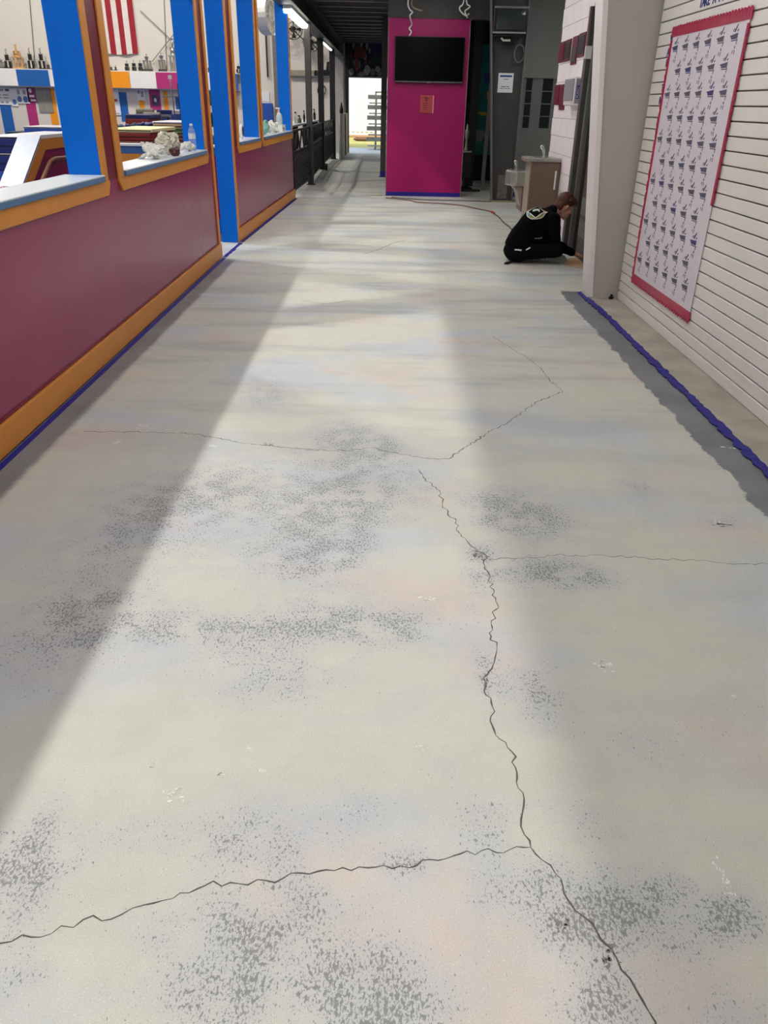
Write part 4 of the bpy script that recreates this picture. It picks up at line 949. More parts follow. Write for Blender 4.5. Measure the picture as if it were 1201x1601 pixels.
def trophy(label, u, vtop, kind, wpx=12):
    x = PY(u, 108, YS + .18)[0]; y = YS + .18; z = SZ1 + .026
    h = max(.12, PY(u, vtop, y)[1] - z); wd = wpx / 46 / 2
    mcol = {'f': M_black, 'g': M_gold, 's': M_stainless, 't': M_stainless, 'c': M_stainless, 'd': M_steel_dk}[kind]
    r = thing('trophy', label, 'trophy', (x, y, z), group='trophies on the end wall shelf')
    bld = lambda mb, nm, m, **k: mb.build(nm, m, r, **k)
    def figure(z0, hh):
        MB().cap((x, y, z0), hh * .10, (x, y, z0 + hh * .5), hh * .14, 8).cap((x, y, z0 + hh * .5), hh * .05, (x + hh * .22, y, z0 + hh * .95), hh * .03, 6).cap((x, y, z0 + hh * .5), hh * .05, (x - hh * .25, y, z0 + hh * .75), hh * .03, 6).ell((x, y, z0 + hh * .74), (hh * .09,) * 3, n=8, m=6).build('figure', M_silver if kind != 'g' else M_gold, r, smooth=True)
    if kind in 'fd':
        bld(B(x - wd, x + wd, y - .06, y + .06, z, z + .03), 'base', mcol)
        if h > .3:
            for s in (-1, 1): bld(B(x + s * wd * .7 - .03, x + s * wd * .7 + .03, y - .03, y + .03, z + .03, z + h * .36), 'column', M_steel_black if s < 0 else mcol)
            bld(B(x - wd * .8, x + wd * .8, y - .05, y + .05, z + h * .36, z + h * .40), 'tier', M_silver)
            bld(B(x - .05, x + .05, y - .04, y + .04, z + h * .40, z + h * .66), 'upper_column', M_steel_black)
            bld(B(x - .06, x + .06, y - .05, y + .05, z + h * .66, z + h * .69), 'upper_tier', M_silver)
            figure(z + h * .69, h * .31)
        else:
            bld(MB().cyl((x, y, z + .03), (x, y, z + h * .62), wd * .6, n=8), 'column', mcol)
            figure(z + h * .62, h * .38)
    elif kind in 'gt':
        bld(B(x - wd, x + wd, y - .08, y + .08, z, z + .05), 'base', mcol)
        for s in (-1, 0, 1):
            bld(MB().cyl((x + s * wd * .75, y, z + .05), (x + s * wd * .75, y, z + h * .42), .028, n=8), 'column', mcol)
        bld(B(x - wd, x + wd, y - .07, y + .07, z + h * .42, z + h * .46), 'tier', mcol)
        bld(MB().lathe([(wd * .5, 0), (wd * .35, h * .06), (wd * .5, h * .14), (wd * .3, h * .2)], (x, y, z + h * .46), 10), 'cup', mcol)
        for s in (-1, 1): bld(MB().cyl((x + s * wd * .5, y, z + h * .46), (x + s * wd * .5, y, z + h * .66), .02, n=6), 'upper_column', mcol)
        bld(B(x - wd * .6, x + wd * .6, y - .05, y + .05, z + h * .66, z + h * .69), 'upper_tier', mcol)
        figure(z + h * .69, h * .31)
    else:
        bld(B(x - wd, x + wd, y - .08, y + .08, z, z + h * .12), 'base', M_steel_dk)
        for s in (-1, 0, 1): bld(MB().cyl((x + s * wd * .7, y, z + h * .12), (x + s * wd * .7, y, z + h * .55), .035, n=8), 'column', M_stainless)
        bld(B(x - wd * .9, x + wd * .9, y - .07, y + .07, z + h * .55, z + h * .60), 'tier', M_silver)
        bld(MB().lathe([(.03, 0), (.05, h * .05), (.07, h * .16), (.08, h * .2)], (x, y, z + h * .60), 10), 'cup', M_silver)
        figure(z + h * .78, h * .22)
for a_ in [('grey trophy at the picture edge left of the two-post trophy', 3, 90, 's', 9), ('dark two-post trophy left of the gold trophy', 14, 75, 'f', 9), ('big gold trophy, tallest over the blue shelf panel', 30, 67, 'g', 16), ('dark two-post trophy right of the gold trophy', 50, 73, 'f', 9), ('dark two-post trophy nearest the bright blue jamb', 67, 73, 'f', 9), ('small brown trophy against the bright blue jamb', 76, 97, 'd', 8),
           ('small trophy first under the flag stripes', 168, 101, 'd', 5), ('small trophy second under the flag stripes', 174, 101, 'd', 5), ('small trophy third under the flag stripes', 181, 101, 'd', 5), ('dark striped small trophy below the flag middle', 199, 94, 'd', 5), ('dark striped small trophy below the flag edge', 210, 93, 'd', 5), ('dark striped small trophy just right of the flag', 220, 93, 'd', 5),
           ('wide silver trophy over the white shelf panel', 231, 83, 's', 14), ('silver cup trophy over the magenta shelf panel', 254, 81, 's', 11), ('tallest silver trophy beside the dark blue jamb', 273, 56, 't', 14), ('dark trophy glimpsed through the doorway', 329, 92, 'd', 7), ('dark trophy glimpsed in the narrow opening', 373, 98, 'd', 6)]:
    trophy(*a_)
# colour stripes painted as boards on the end wall below the shelf
for u0, u1, v0, v1, k in [(4, 21, 162, 212, 'b'), (43, 58, 140, 212, 'm'), (77, 88, 138, 195, 'o'), (188, 200, 144, 190, 'b'), (218, 226, 157, 172, 'o'), (234, 251, 138, 172, 'm'), (256, 263, 142, 175, 'o'), (275, 281, 150, 175, 'b'), (100, 112, 140, 210, 'b'), (140, 152, 140, 210, 'm')]:
    vm = (v0 + v1) / 2; xa, za = PY(u0, vm, YE)[0], PY(u0, v0, YE)[1]; xb, zb = PY(u1, vm, YE)[0], PY(u1, v1, YE)[1]
    B(xa, xb, YE - .012, YE - .001, max(.02, zb), min(za, SZ0 - .03)).build('stripe_board', PM[k], we)
def poster(label, u0, u1, v0, v1, m, marks):
    vm = (v0 + v1) / 2; xa, za = PY(u0, vm, YE - .03)[0], PY(u0, v0, YE - .03)[1]; xb, zb = PY(u1, vm, YE - .03)[0], PY(u1, v1, YE - .03)[1]
    za = min(za, 1.85)
    r = thing('wall_poster', label, 'poster', ((xa + xb) / 2, YE - .03, zb))
    B(xa, xb, YE - .035, YE - .014, zb, za).build('sheet', m, r)
    for (a_, b_, c_, d_, mm, rd) in marks:
        X0, X1, Z0, Z1 = xa + a_ * (xb - xa), xa + b_ * (xb - xa), zb + c_ * (za - zb), zb + d_ * (za - zb)
        if rd: MB().prism([((X0 + X1) / 2 + (X1 - X0) / 2 * math.cos(i * math.pi / 8), (Z0 + Z1) / 2 + (Z1 - Z0) / 2 * math.sin(i * math.pi / 8)) for i in range(16)], YE - .038, YE - .035, 'y').build('seal', mm, r)
        else: B(X0, X1, YE - .038, YE - .035, Z0, Z1).build('printed_block', mm, r)
sealm = mat('seal_blue', (84, 112, 170), .6); pg = mat('print_grey', (150, 148, 144), .7)
poster('white chart poster with grey lines at the picture edge', -8, 17, 137, 164, M_paper, [(.1, .3, .8, .93, pg, 0), (.35, .6, .8, .93, pg, 0), (.7, .95, .8, .95, M_ink_grey, 0), (.1, .4, .55, .62, pg, 0), (.5, .85, .55, .62, pg, 0), (.1, .4, .38, .45, pg, 0), (.5, .85, .38, .45, pg, 0), (.3, .5, .1, .2, pg, 0), (.6, .8, .1, .2, pg, 0)])
poster('narrow white poster with one blue seal', 17, 26, 138, 166, M_paper, [(.15, .85, .08, .4, sealm, 1)])
poster('white poster with two blue seals', 26, 45, 138, 162, M_paper, [(.03, .38, .08, .5, sealm, 1), (.5, .88, .05, .5, sealm, 1), (.1, .3, .6, .9, pg, 0), (.55, .8, .6, .9, pg, 0)])
poster('magenta poster with pale lettering', 43, 56, 137, 160, mat('poster_plum', (128, 44, 92), .6, var=.2, scale=12), [(.2, .6, .65, .95, M_vinyl, 1), (.2, .8, .35, .5, M_vinyl, 0), (.3, .9, .08, .2, M_vinyl, 0)])
poster('large plain grey panel beside the orange stripe', 59, 81, 138, 176, mat('poster_grey', (138, 136, 128), .6), [(.55, .58, 0, 1, mat('poster_grey_line', (160, 158, 150), .6), 0)])
poster('white notice left of the tilted blue stripe', 171, 187, 139, 180, M_paper, [(.2, .8, .52, .62, mat('notice_red', (150, 70, 70), .6), 0), (.1, .9, .05, .08, pg, 0)])
poster('white poster with grey print left of the orange stripe', 214, 227, 139, 157, M_paper, [(.1, .4, .6, .9, pg, 0), (.5, .8, .3, .8, pg, 0)])
poster('dark poster in front of the magenta stripe', 238, 248, 148, 165, mat('poster_navy', (70, 62, 100), .6, var=.4, scale=10), [(.3, .7, .3, .7, M_vinyl, 1)])
poster('white poster above the blue leaning mat', 408, 421, 142, 161, M_paper, [(.1, .9, .1, .14, pg, 0)])

# striped flag hung on the end wall
fl = thing('flag', 'large red and white striped flag hanging vertically on the end wall', 'flag', (-9.3, YE - .08, 2.88))
xr = PY(213, 60, YE - .08)[0]; sw = .182; cr, cw = mat('flag_red', (150, 22, 38), .7, var=.12), mat('flag_white', (218, 208, 200), .7, var=.06)
for k in range(13):
    xa = xr - (k + 1) * sw; vs_ = []; n_ = 5; mz = 14
    for j in range(mz + 1):
        for i in range(n_ + 1):
            xx = xa + sw * i / n_; zz = 2.88 + .02 * math.sin(xx * 5) + (6.4 - 2.88) * j / mz
            vs_.append((xx, YE - .07 - .025 * math.sin(xx * 9 + .5 * math.sin(zz * 1.3)), zz))
    fs_ = [(j * (n_ + 1) + i, j * (n_ + 1) + i + 1, (j + 1) * (n_ + 1) + i + 1, (j + 1) * (n_ + 1) + i) for j in range(mz) for i in range(n_)]
    MB().add(vs_, fs_).build('stripe', cr if k % 2 == 0 else cw, fl, smooth=True)
B(xr - 13 * sw - .1, xr + .1, YE - .06, YE - .02, 6.4, 6.45).build('hanging_rod', M_steel_mid, fl)
# brace cables on the end wall
def bcable(label, p, q, y=YE - .02, r_=.012):
    a_ = PY(*p, y); b_ = PY(*q, y); tag(MB().cyl((a_[0], y, a_[1]), (b_[0], y, b_[1]), r_, n=6).build('brace_cable', M_steel_mid), label, 'cable')
bcable('steel brace cable running down right from the flag', (219, 16), (282, 76), YE - .05)
bcable('steel brace cable rising right towards the tallest trophy', (238, 96), (290, 30), YE - .085)
bcable('thin vertical conduit on the end wall behind the tallest trophy', (255, -40), (261, 112))
bcable('thin vertical conduit on the end wall above the blue panel', (43, -40), (55, 104))
# steel column and black stripe on the end wall seen in the far opening
for lab, u0, u1, m, nm in (('grey steel column on the end wall in the far opening', 426, 436, M_steel_mid, 'wall_column'), ('narrow black pipe on the end wall in the far opening', 415.5, 417.5, M_black, 'wall_pipe')):
    xa = PY(u0, 60, YE)[0]; xb = PY(u1, 60, YE)[0]; o_ = tag(B(xa, xb, YE - .12, YE - .002, .02 if nm == 'wall_column' else 2.3, 6).build(nm, m), lab, 'column' if nm == 'wall_column' else 'pipe'); o_['kind'] = 'structure' if nm == 'wall_column' else 'thing'

# mats ---------------------------------------------------------------
def mat_stack(u0, u1, vtop, y, depth, layers, labels, zb=0.0, u_ref=None):
    xa = PY(u0, vtop, y)[0]; xb = PY(u1, vtop, y)[0]; zt_ = PY((u0 + u1) / 2, vtop, y)[1]
    rem = (zt_ - zb - sum(l[0] for l in layers)) / 3; z = zt_
    layers = layers[:-3] + [(t_ + rem, m) for t_, m in layers[-3:]]
    for i, (t_, m) in enumerate(layers):
        th = t_ if t_ > 0 else z - zb
        rg = random.Random(i + int(u0)); jx = rg.uniform(-.03, .03)
        r = thing('gym_mat', labels[i], 'mat', ((xa + xb) / 2, y + depth / 2, z - th), group='folded gym mats')
        B(xa + jx, xb + jx, y, y + depth, z - th + .003, z - .001).build('cover', m, r, bev=.012)
        B(xa + jx + .02, xb + jx - .02, y - .003, y + .01, z - th * .5 - .006, z - th * .5 + .006).build('seam', M_black if m is not M_black else M_navy, r)
        z -= th
    return zt_
names = lambda base, n: ['%s, %s from top' % (base, ['first', 'second', 'third', 'fourth', 'fifth', 'sixth', 'seventh', 'eighth', 'ninth', 'tenth', 'eleventh', 'twelfth'][i]) for i in range(n)]
la = [(.055, M_mcream), (.11, M_mred), (.10, M_mbrown), (.10, M_navy), (.09, M_navy), (.05, M_cardboard), (.12, M_mbrown), (.12, M_navy), (.12, M_navy), (.12, M_mred)]
ztA = mat_stack(168, 236, 201, 12.6, 1.4, la + [(.12, M_navy)], names('folded mat in the cream-topped pile', 11))
lb_ = [(.045, M_vinyl), (.05, M_cardboard), (.06, M_mgreen), (.05, M_mgreen), (.06, M_mbrown), (.06, M_mbrown), (.07, M_mred), (.07, M_mbrown), (.09, M_navy), (.09, M_mred), (.1, M_navy), (.1, M_navy)]
ztB = mat_stack(237, 290, 190, 15.2, 1.2, lb_, names('thin mat in the white-topped pile', 12))
mat_stack(-30, 29, 213, 13.5, 2.5, [(.03, M_vinyl), (.22, M_navy), (.03, M_vinyl), (.2, M_navy), (.22, M_royal), (.2, M_navy)], names('thick navy mat in the pile by the picture edge', 6))
mat_stack(36, 112, 198, 19.5, 1.2, [(.04, M_vinyl), (.24, M_royal), (.25, M_navy), (.25, M_navy)], names('royal blue mat in the pile behind the ramp wall', 4))
mat_stack(10, 35, 206, 21.0, 1.0, [(.2, mat('dark_teal_vinyl', (24, 52, 70), .5)), (.3, M_navy), (.3, M_navy)], names('dark teal mat in the small pile behind the ramp wall', 3))
mat_stack(194, 232, 179, 20.2, 1.0, [(.09, M_navy), (.28, M_mred), (.25, M_mred), (.3, M_navy), (.3, M_mred)], names('red mat in the pile below the tilted blue stripe', 5))
mat_stack(243, 266, 172, 25.0, 1.2, [(.12, M_navy), (.04, M_vinyl), (.2, M_royal), (.3, M_navy), (.3, M_navy), (.3, M_royal)], names('navy mat in the tall pile under the dark poster', 6))
mat_stack(268, 296, 172, 22.0, .6, [(.03, M_vinyl), (.5, M_royal), (.6, M_navy)], names('royal blue block mat beside the dark blue jamb', 3))
# jumble of navy bags on a mat
zt_ = mat_stack(172, 240, 203, 17.2, 1.0, [(.1, M_navy), (.3, M_navy), (.3, M_royal), (.3, M_navy)], names('navy mat in the pile under the heap of bags', 4))
for i, (u, rx, rz) in enumerate([(179, .065, .08), (190, .065, .06), (200, .06, .07), (210, .058, .09), (221, .07, .1), (233, .068, .09)]):
    x = PY(u, 200, 17.6)[0]; mb = MB(); rg = random.Random(i)
    for q in range(5): mb.ell((x + rg.uniform(-.6, .6) * rx, 17.6 + rg.uniform(-.1, .1), zt_ + rz * .55 + rg.uniform(-.2, .3) * rz), (rx * .6, .12, rz * .6), n=10, m=7)
    me = remeshed(mb, .02, 2); mn = min(v.co.z for v in me.vertices); me.transform(Matrix.Translation((0, 0, zt_ + .002 - mn)))
    tag(mesh_obj('fabric_bag', me, [M_navy, mat('slate_fabric', (70, 92, 120), .8, var=.2)][i in (1, 3)]), ['navy bundle against the near orange trim board', 'slate blue bundle second in the row of bundles', 'navy bundle third in the row of bundles', 'slate blue bundle fourth in the row of bundles', 'large navy bundle left of the white-topped pile', 'navy bundle touching the white-topped pile'][i], 'bundle', 'fabric bundles on the navy mats')
# grey foam rolls on a dark table
def foam(label, u0, u1, v, y, r_):
    xa, z_ = PY(u0, v, y); xb, _ = PY(u1, v, y)
    r = thing('foam_roll', label, 'foam roll', ((xa + xb) / 2, y, z_ - r_))
    MB().cyl((xa, y, z_), (xb, y, z_), r_, n=18).build('roll', M_greyfoam, r, smooth=False)
    MB().cyl((xb, y, z_), (xb + .006, y, z_), r_ * .3, n=12).build('core_hole', M_steel_dk, r)
    return xa, xb, z_ - r_
f1 = foam('straight grey foam roll below the grey poster', 214, 240, 175, 22.6, .09)
f2 = foam('fatter grey foam roll in front of the straight one', 226, 251, 184, 21.9, .13)
tb = thing('low_table', 'dark table carrying the two grey foam rolls', 'table', (-6.5, 22.2, 0))
B(f1[0] - .05, f2[1] + .1, 22.4, 22.8, f1[2] - .04, f1[2] - .002).build('rear_shelf', M_steel_dk, tb)
B(f1[0] - .05, f2[1] + .1, 21.7, 22.1, f2[2] - .04, f2[2] - .002).build('top', M_steel_dk, tb)
for xx in (f1[0], f2[1]):
    B(xx, xx + .05, 22.55, 22.6, 0, f1[2] - .04).build('leg', M_steel_dk, tb); B(xx, xx + .05, 21.85, 21.9, 0, f2[2] - .04).build('leg', M_steel_dk, tb)
# pole stand
px_, pz_ = PY(266, 122, 21.2)
ps = thing('pole_stand', 'thin pole stand with short cross arms before the magenta panel', 'stand', (px_ + .04, 21.2, 0))
MB().cyl((px_, 21.2, pz_), (px_ + .05, 21.2, .04), .016, n=8).build('pole', M_silver, ps)
MB().cyl((px_ - .25, 21.2, 1.62), (px_ + .3, 21.2, 1.62), .012, n=6).build('cross_arm', M_silver, ps)
B(px_ - .04, px_ + .04, 21.17, 21.23, pz_ - .02, pz_ + .06).build('head', M_white_gloss, ps)
MB().lathe([(.2, 0), (.2, .03), (.03, .05)], (px_ + .05, 21.2, 0), 14).build('foot', M_steel_black, ps)
# things seen through the doorway
wx = thing('switch_box', 'white box with a dark slot standing on the blue cap', 'box', (-2.35, 10.9, 1.046))
xa, za = PY(336, 212, 10.86); xb, zb = PY(346, 222, 10.86)
B(xa, xb + .06, 10.84, 10.94, 1.046, za).build('case', M_white_gloss, wx, bev=.004); B(xb - .02, xb, 10.836, 10.84, 1.10, za - .03).build('slot', M_black, wx)
a_ = PY(333, 218, 11.6); b_ = PY(339, 178, 11.6)
tag(MB().cyl((a_[0], 11.6, .0), (b_[0] + .05, 11.75, b_[1]), .014, n=8).build('red_pole', mat('pole_red', (150, 60, 56), .5)), 'thin red pole leaning behind the cross wall', 'pole')
ck = thing('equipment_rack', 'dark rack of gear glimpsed through the doorway', 'rack', (-4.6, 20.4, 0))
for zz in (.5, 1.0, 1.45): B(-4.9, -3.8, 20.2, 20.7, zz, zz + .04).build('shelf', M_steel_black, ck)
for xx in (-4.9, -3.84): B(xx, xx + .04, 20.2, 20.7, 0, 1.9).build('upright', M_steel_black, ck)
for i, (xx, zz, m, lab) in enumerate([(-4.7, .54, M_black, 'black crate on the lowest rack shelf'), (-4.3, .54, M_royal, 'blue crate on the lowest rack shelf'), (-4.6, 1.04, M_white_gloss, 'white crate on the middle rack shelf'), (-4.2, 1.04, M_black, 'black crate on the middle rack shelf'), (-4.5, 1.49, mat('rack_teal', (30, 80, 110), .5), 'teal crate on the upper rack shelf')]):
    r = thing('storage_crate', lab, 'crate', (xx + .15, 20.45, zz)); B(xx, xx + .3, 20.28, 20.62, zz + .001, zz + .24).build('bin', m, r, bev=.01); B(xx - .01, xx + .31, 20.27, 20.63, zz + .24, zz + .27).build('lid', M_steel_mid, r)
# blue mat leaning in the far opening
xa, za = PY(409, 161, YE - .2); xb, zb = PY(423, 192, YE - .2)
tag(B(xa, xb + .1, YE - .2, YE - .08, 0, za).build('leaning_mat', M_royal, bev=.02), 'royal blue mat standing against the end wall in the far opening', 'mat')

# fans ----------------------------------------------------------------
def fan(label, c, R_, yaw, m, guard_m, mount, pitch=0.0, drum=False):
    r = thing('wall_fan', label, 'fan', c); c0 = Vector((0, 0, 0))
    def ring(rad, off, th): return MB().tube([(off, rad * math.cos(i * 2 * math.pi / 24), rad * math.sin(i * 2 * math.pi / 24)) for i in range(25)], th, 6)
    if drum: MB().lathe([(R_ * 1.02, -.16), (R_ * 1.04, -.16), (R_ * 1.04, .16), (R_ * 1.02, .16), (R_ * 1.01, -.16)], (0, 0, 0), 28).build('shroud', m, r, local=True).data.transform(Matrix.Rotation(math.pi / 2, 4, 'Y'))
    for rad, off in ((R_, .06), (R_, -.06), (R_ * .66, .085), (R_ * .33, .1)): ring(rad, off, .010).build('guard_ring', guard_m, r, local=True)
    for k in range(14):
        t_ = k * 2 * math.pi / 14
        MB().tube([(.11, .05 * math.cos(t_), .05 * math.sin(t_)), (.09, R_ * .6 * math.cos(t_), R_ * .6 * math.sin(t_)), (.06, R_ * math.cos(t_), R_ * math.sin(t_)), (-.06, R_ * math.cos(t_), R_ * math.sin(t_))], .006, 5).build('guard_wire', guard_m, r, local=True)
    for k in range(4):
        t0 = k * math.pi / 2; vs_ = []
        for i in range(5):
            q = R_ * (.15 + .75 * i / 4); w_ = .25 + .35 * i / 4 * .6
            for sgn, xo in ((-1, -.03), (1, .03)): vs_.append((xo, q * math.cos(t0 + sgn * w_ * .6), q * math.sin(t0 + sgn * w_ * .6)))
        MB().add(vs_ + [(x_ + .006, y_, z_) for x_, y_, z_ in vs_], [(2 * i, 2 * i + 1, 2 * i + 3, 2 * i + 2) for i in range(4)] + [(10 + 2 * i, 10 + 2 * i + 2, 10 + 2 * i + 3, 10 + 2 * i + 1) for i in range(4)]).build('blade', m, r, local=True)
    MB().cyl((-.16, 0, 0), (.05, 0, 0), .09, .07, 12).build('motor', m, r, local=True)
    r.rotation_euler = (0, pitch, yaw)
    Ri = Euler((0, pitch, yaw)).to_matrix().inverted()
    MB().tube([(-.14, 0, 0)] + [tuple(Ri @ (Vector(p) - Vector(c))) for p in mount], .018, 6).build('arm', m, r, local=True)
fx, fz = PY(420, 22, 26.0)
fan('large white drum fan hanging behind the far opening', (fx, 26.0, fz), .50, -.35, M_white_gloss, M_white_gloss, [(fx - .1, 26.3, fz + .3), (fx - .1, 26.3, 8.98)], drum=True)
fx, fz = PY(459, 45, 29.5); fan('black wall fan nearer the bright tube light', (fx, 29.5, fz), .30, -1.2, M_black, M_steel_dk, [(fx + .25, 29.9, fz - .25), (fx + .3, 29.98, fz - .3)])
fx, fz = PY(487, 66, 29.5); fan('black wall fan behind the first grey post', (fx, 29.5, fz), .27, -1.2, M_black, M_steel_dk, [(fx + .2, 29.9, fz - .2), (fx + .3, 29.98, fz - .3)])
lg_ = thing('wall_ledge', 'dusty ledge with cut-out shapes on the end wall behind the fence', 'ledge', (-2.7, YE - .1, 2.33))
xa = PY(452, 115, YE)[0]; xb = PY(519, 115, YE)[0]
B(xa, xb, YE - .14, YE - .002, 2.33, 2.36).build('board', M_steel_mid, lg_); B(xa, xb, YE - .03, YE - .002, 2.36, 2.52).build('back_strip', mat('dusty_strip', (150, 144, 128), .8, var=.25, scale=10), lg_)
for i, (u, hh) in enumerate([(494, .16), (502, .2), (508, .18), (513, .42)]):
    x = PY(u, 118, YE - .08)[0]; tag(MB().prism([(x - .05, 2.361), (x + .05, 2.361), (x + .03, 2.361 + hh * .6), (x + .055, 2.361 + hh), (x - .03, 2.361 + hh), (x - .06, 2.361 + hh * .5)], YE - .10, YE - .07, 'y').build('ornament', M_black), ['black ornament left on the dusty ledge', 'black ornament second on the dusty ledge', 'black ornament third on the dusty ledge', 'tallest black ornament on the dusty ledge'][i], 'ornament')
hx, hz = PY(503, 141, YE - .05)
tag(MB().tube([(hx + (.14 + .01 * math.sin(i)) * math.cos(i * .5), YE - .04 - .002 * (i % 9), hz + (.16 + .01 * math.cos(i * 1.3)) * math.sin(i * .5)) for i in range(40)], .014, 6).build('hose_coil', M_black, smooth=True), 'coiled black hose hanging on the end wall', 'hose')

# things lying on the sills -------------------------------------------
SZ = 1.1145
def crumple(name, label, cat, c, r3, m, seed, n=9, vox=.008, noise=.014):
    rg = random.Random(seed); mb = MB()
    for q in range(n):
        p = (c[0] + rg.uniform(-.6, .6) * r3[0], c[1] + rg.uniform(-.7, .7) * r3[1], c[2] + rg.uniform(.15, .8) * r3[2])
        mb.ell(p, (r3[0] * rg.uniform(.3, .6), r3[1] * rg.uniform(.25, .5), r3[2] * rg.uniform(.25, .6)), Euler((rg.uniform(-.5, .5), rg.uniform(-.5, .5), rg.uniform(-1, 1))).to_matrix(), 10, 7)
    me = remeshed(mb, vox, 1)
    from mathutils import noise as nz_
    for v in me.vertices:
        v.co += v.normal * (nz_.noise(v.co * 28) * noise + nz_.noise(v.co * 70) * noise * .5)
    mn = min(v.co.z for v in me.vertices)
    for v in me.vertices: v.co.z = max(v.co.z - mn - .004, 0) + c[2]
    for p in me.polygons: p.use_smooth = False
    return tag(mesh_obj(name, me, m), label, cat)
crumple('plastic_bag', 'flat crumpled grey plastic bag lying on the sill', 'bag', (-1.98, 7.10, SZ), (.07, .30, .05), M_bag, 3)
crumple('plastic_bag', 'upright crumpled clear plastic bag with tan contents on the sill', 'bag', (-1.99, 7.66, SZ), (.07, .20, .13), mat('bag_tan', (214, 204, 186), .12, trans=.25, var=.3, scale=40), 21, 14, .007, .02)
crumple('plastic_bag', 'small crumpled clear wrapper beside the water bottle', 'bag', (-1.93, 8.12, SZ), (.07, .14, .06), M_bag, 8)
crumple('dark_pouch', 'dark red and black pouch on the crumpled bags', 'pouch', (-1.87, 7.42, SZ), (.025, .13, .06), mat('pouch_dark', (70, 20, 22), .35, var=.4, scale=20), 9)
bo = thing('water_bottle', 'clear ribbed water bottle standing on the sill by the dark blue jamb', 'bottle', (-1.93, 8.36, SZ))
MB().lathe([(.031, 0), (.034, .008), (.032, .03), (.034, .045), (.032, .06), (.034, .075), (.032, .09), (.034, .105), (.034, .155), (.028, .185), (.014, .205), (.0125, .215)], (-1.93, 8.36, SZ), 18).build('body', M_clear, bo, smooth=True)
MB().lathe([(.0145, .215), (.0145, .232), (.012, .234)], (-1.93, 8.36, SZ), 12).build('cap', M_white_gloss, bo)
MB().lathe([(.0346, .10), (.035, .102), (.035, .148), (.0346, .15)], (-1.93, 8.36, SZ), 18).build('label', mat('bottle_label', (200, 208, 214), .4), bo)
xw = lambda y: -1.84 + (y - 9.96) * .0275 - .1
rl = thing('tape_roll', 'white roll standing on the narrow far sill', 'roll', (xw(11.1), 11.1, SZ))
MB().tube([(xw(11.1), 11.1 + .075 * math.cos(i * 2 * math.pi / 20), SZ + .09 + .072 * math.sin(i * 2 * math.pi / 20)) for i in range(21)], .018, 8).build('ring', M_white_gloss, rl, smooth=True)
MB().cyl((xw(11.1) - .02, 11.1, SZ + .09), (xw(11.1) + .02, 11.1, SZ + .09), .058, n=16).build('core', M_black, rl)
crumple('dark_tool', 'small dark tool beside the white roll', 'tool', (xw(10.75), 10.75, SZ), (.04, .08, .10), M_steel_dk, 12)
crumple('rag', 'teal rag heaped on the wide far sill', 'rag', (xw(12.7), 12.7, SZ), (.07, .25, .12), mat('teal_rag', (120, 168, 158), .8, var=.3, scale=20), 13)
crumple('rag', 'white rag spread along the wide far sill', 'rag', (xw(13.5), 13.5, SZ), (.07, .38, .10), mat('white_rag', (222, 220, 212), .8), 14)
wb_ = thing('tissue_box', 'small white box under the pump bottle on the far sill', 'box', (xw(14.3), 14.3, SZ))
B(xw(14.3) - .07, xw(14.3) + .07, 14.1, 14.55, SZ, SZ + .10).build('carton', M_white_gloss, wb_, bev=.005); B(xw(14.3) + .068, xw(14.3) + .072, 14.2, 14.3, SZ + .03, SZ + .06).build('printed_block', M_black, wb_)
pb = thing('pump_bottle', 'clear pump bottle of sanitizer standing on the white box', 'bottle', (xw(14.3), 14.3, SZ + .10))
MB().lathe([(.05, 0), (.055, .01), (.055, .12), (.03, .17), (.018, .18)], (xw(14.3), 14.3, SZ + .101), 14).build('body', mat('gel_plastic', (204, 222, 226), .2, trans=.3), pb, smooth=True)
MB().cyl((xw(14.3), 14.3, SZ + .28), (xw(14.3), 14.3, SZ + .34), .009).build('stem', M_white_gloss, pb); B(xw(14.3) - .055, xw(14.3) + .015, 14.285, 14.315, SZ + .335, SZ + .355).build('nozzle', M_white_gloss, pb)

# extension cord on the hall floor
cpts = [(603, 310), (640, 314), (652, 317), (690, 319), (722, 322), (745, 327), (765, 331), (772, 335), (780, 340), (788, 349), (797, 356), (806, 366)]
tag(MB().tube(catmull([P(u, v) + (.009,) for u, v in cpts], 6), .0085, 8).build('extension_cord', M_cord, smooth=True), 'brown extension cord running from the pillar to the seated person', 'cord')
tag(MB().tube(catmull([P(u, v) + (.009,) for u, v in [(612, 309), (660, 313), (700, 314), (768, 316)]], 6), .007, 8).build('floor_cable', M_steel_dk, smooth=True), 'thin dark cable along the foot of the pillar', 'cable')
cd = thing('cord_plug', 'orange joined plugs of the extension cord on the floor', 'plug', P(770, 333) + (0,))
_p = Vector(P(768, 332) + (.014,)); _q = Vector(P(773, 335) + (.014,))
MB().cyl(_p, _p + (_q - _p) * .45, .016, .02, 10).build('plug', mat('plug_orange', (190, 70, 40), .5), cd); MB().cyl(_p + (_q - _p) * .5, _q, .02, .016, 10).build('socket', mat('plug_orange', (190, 70, 40), .5), cd)
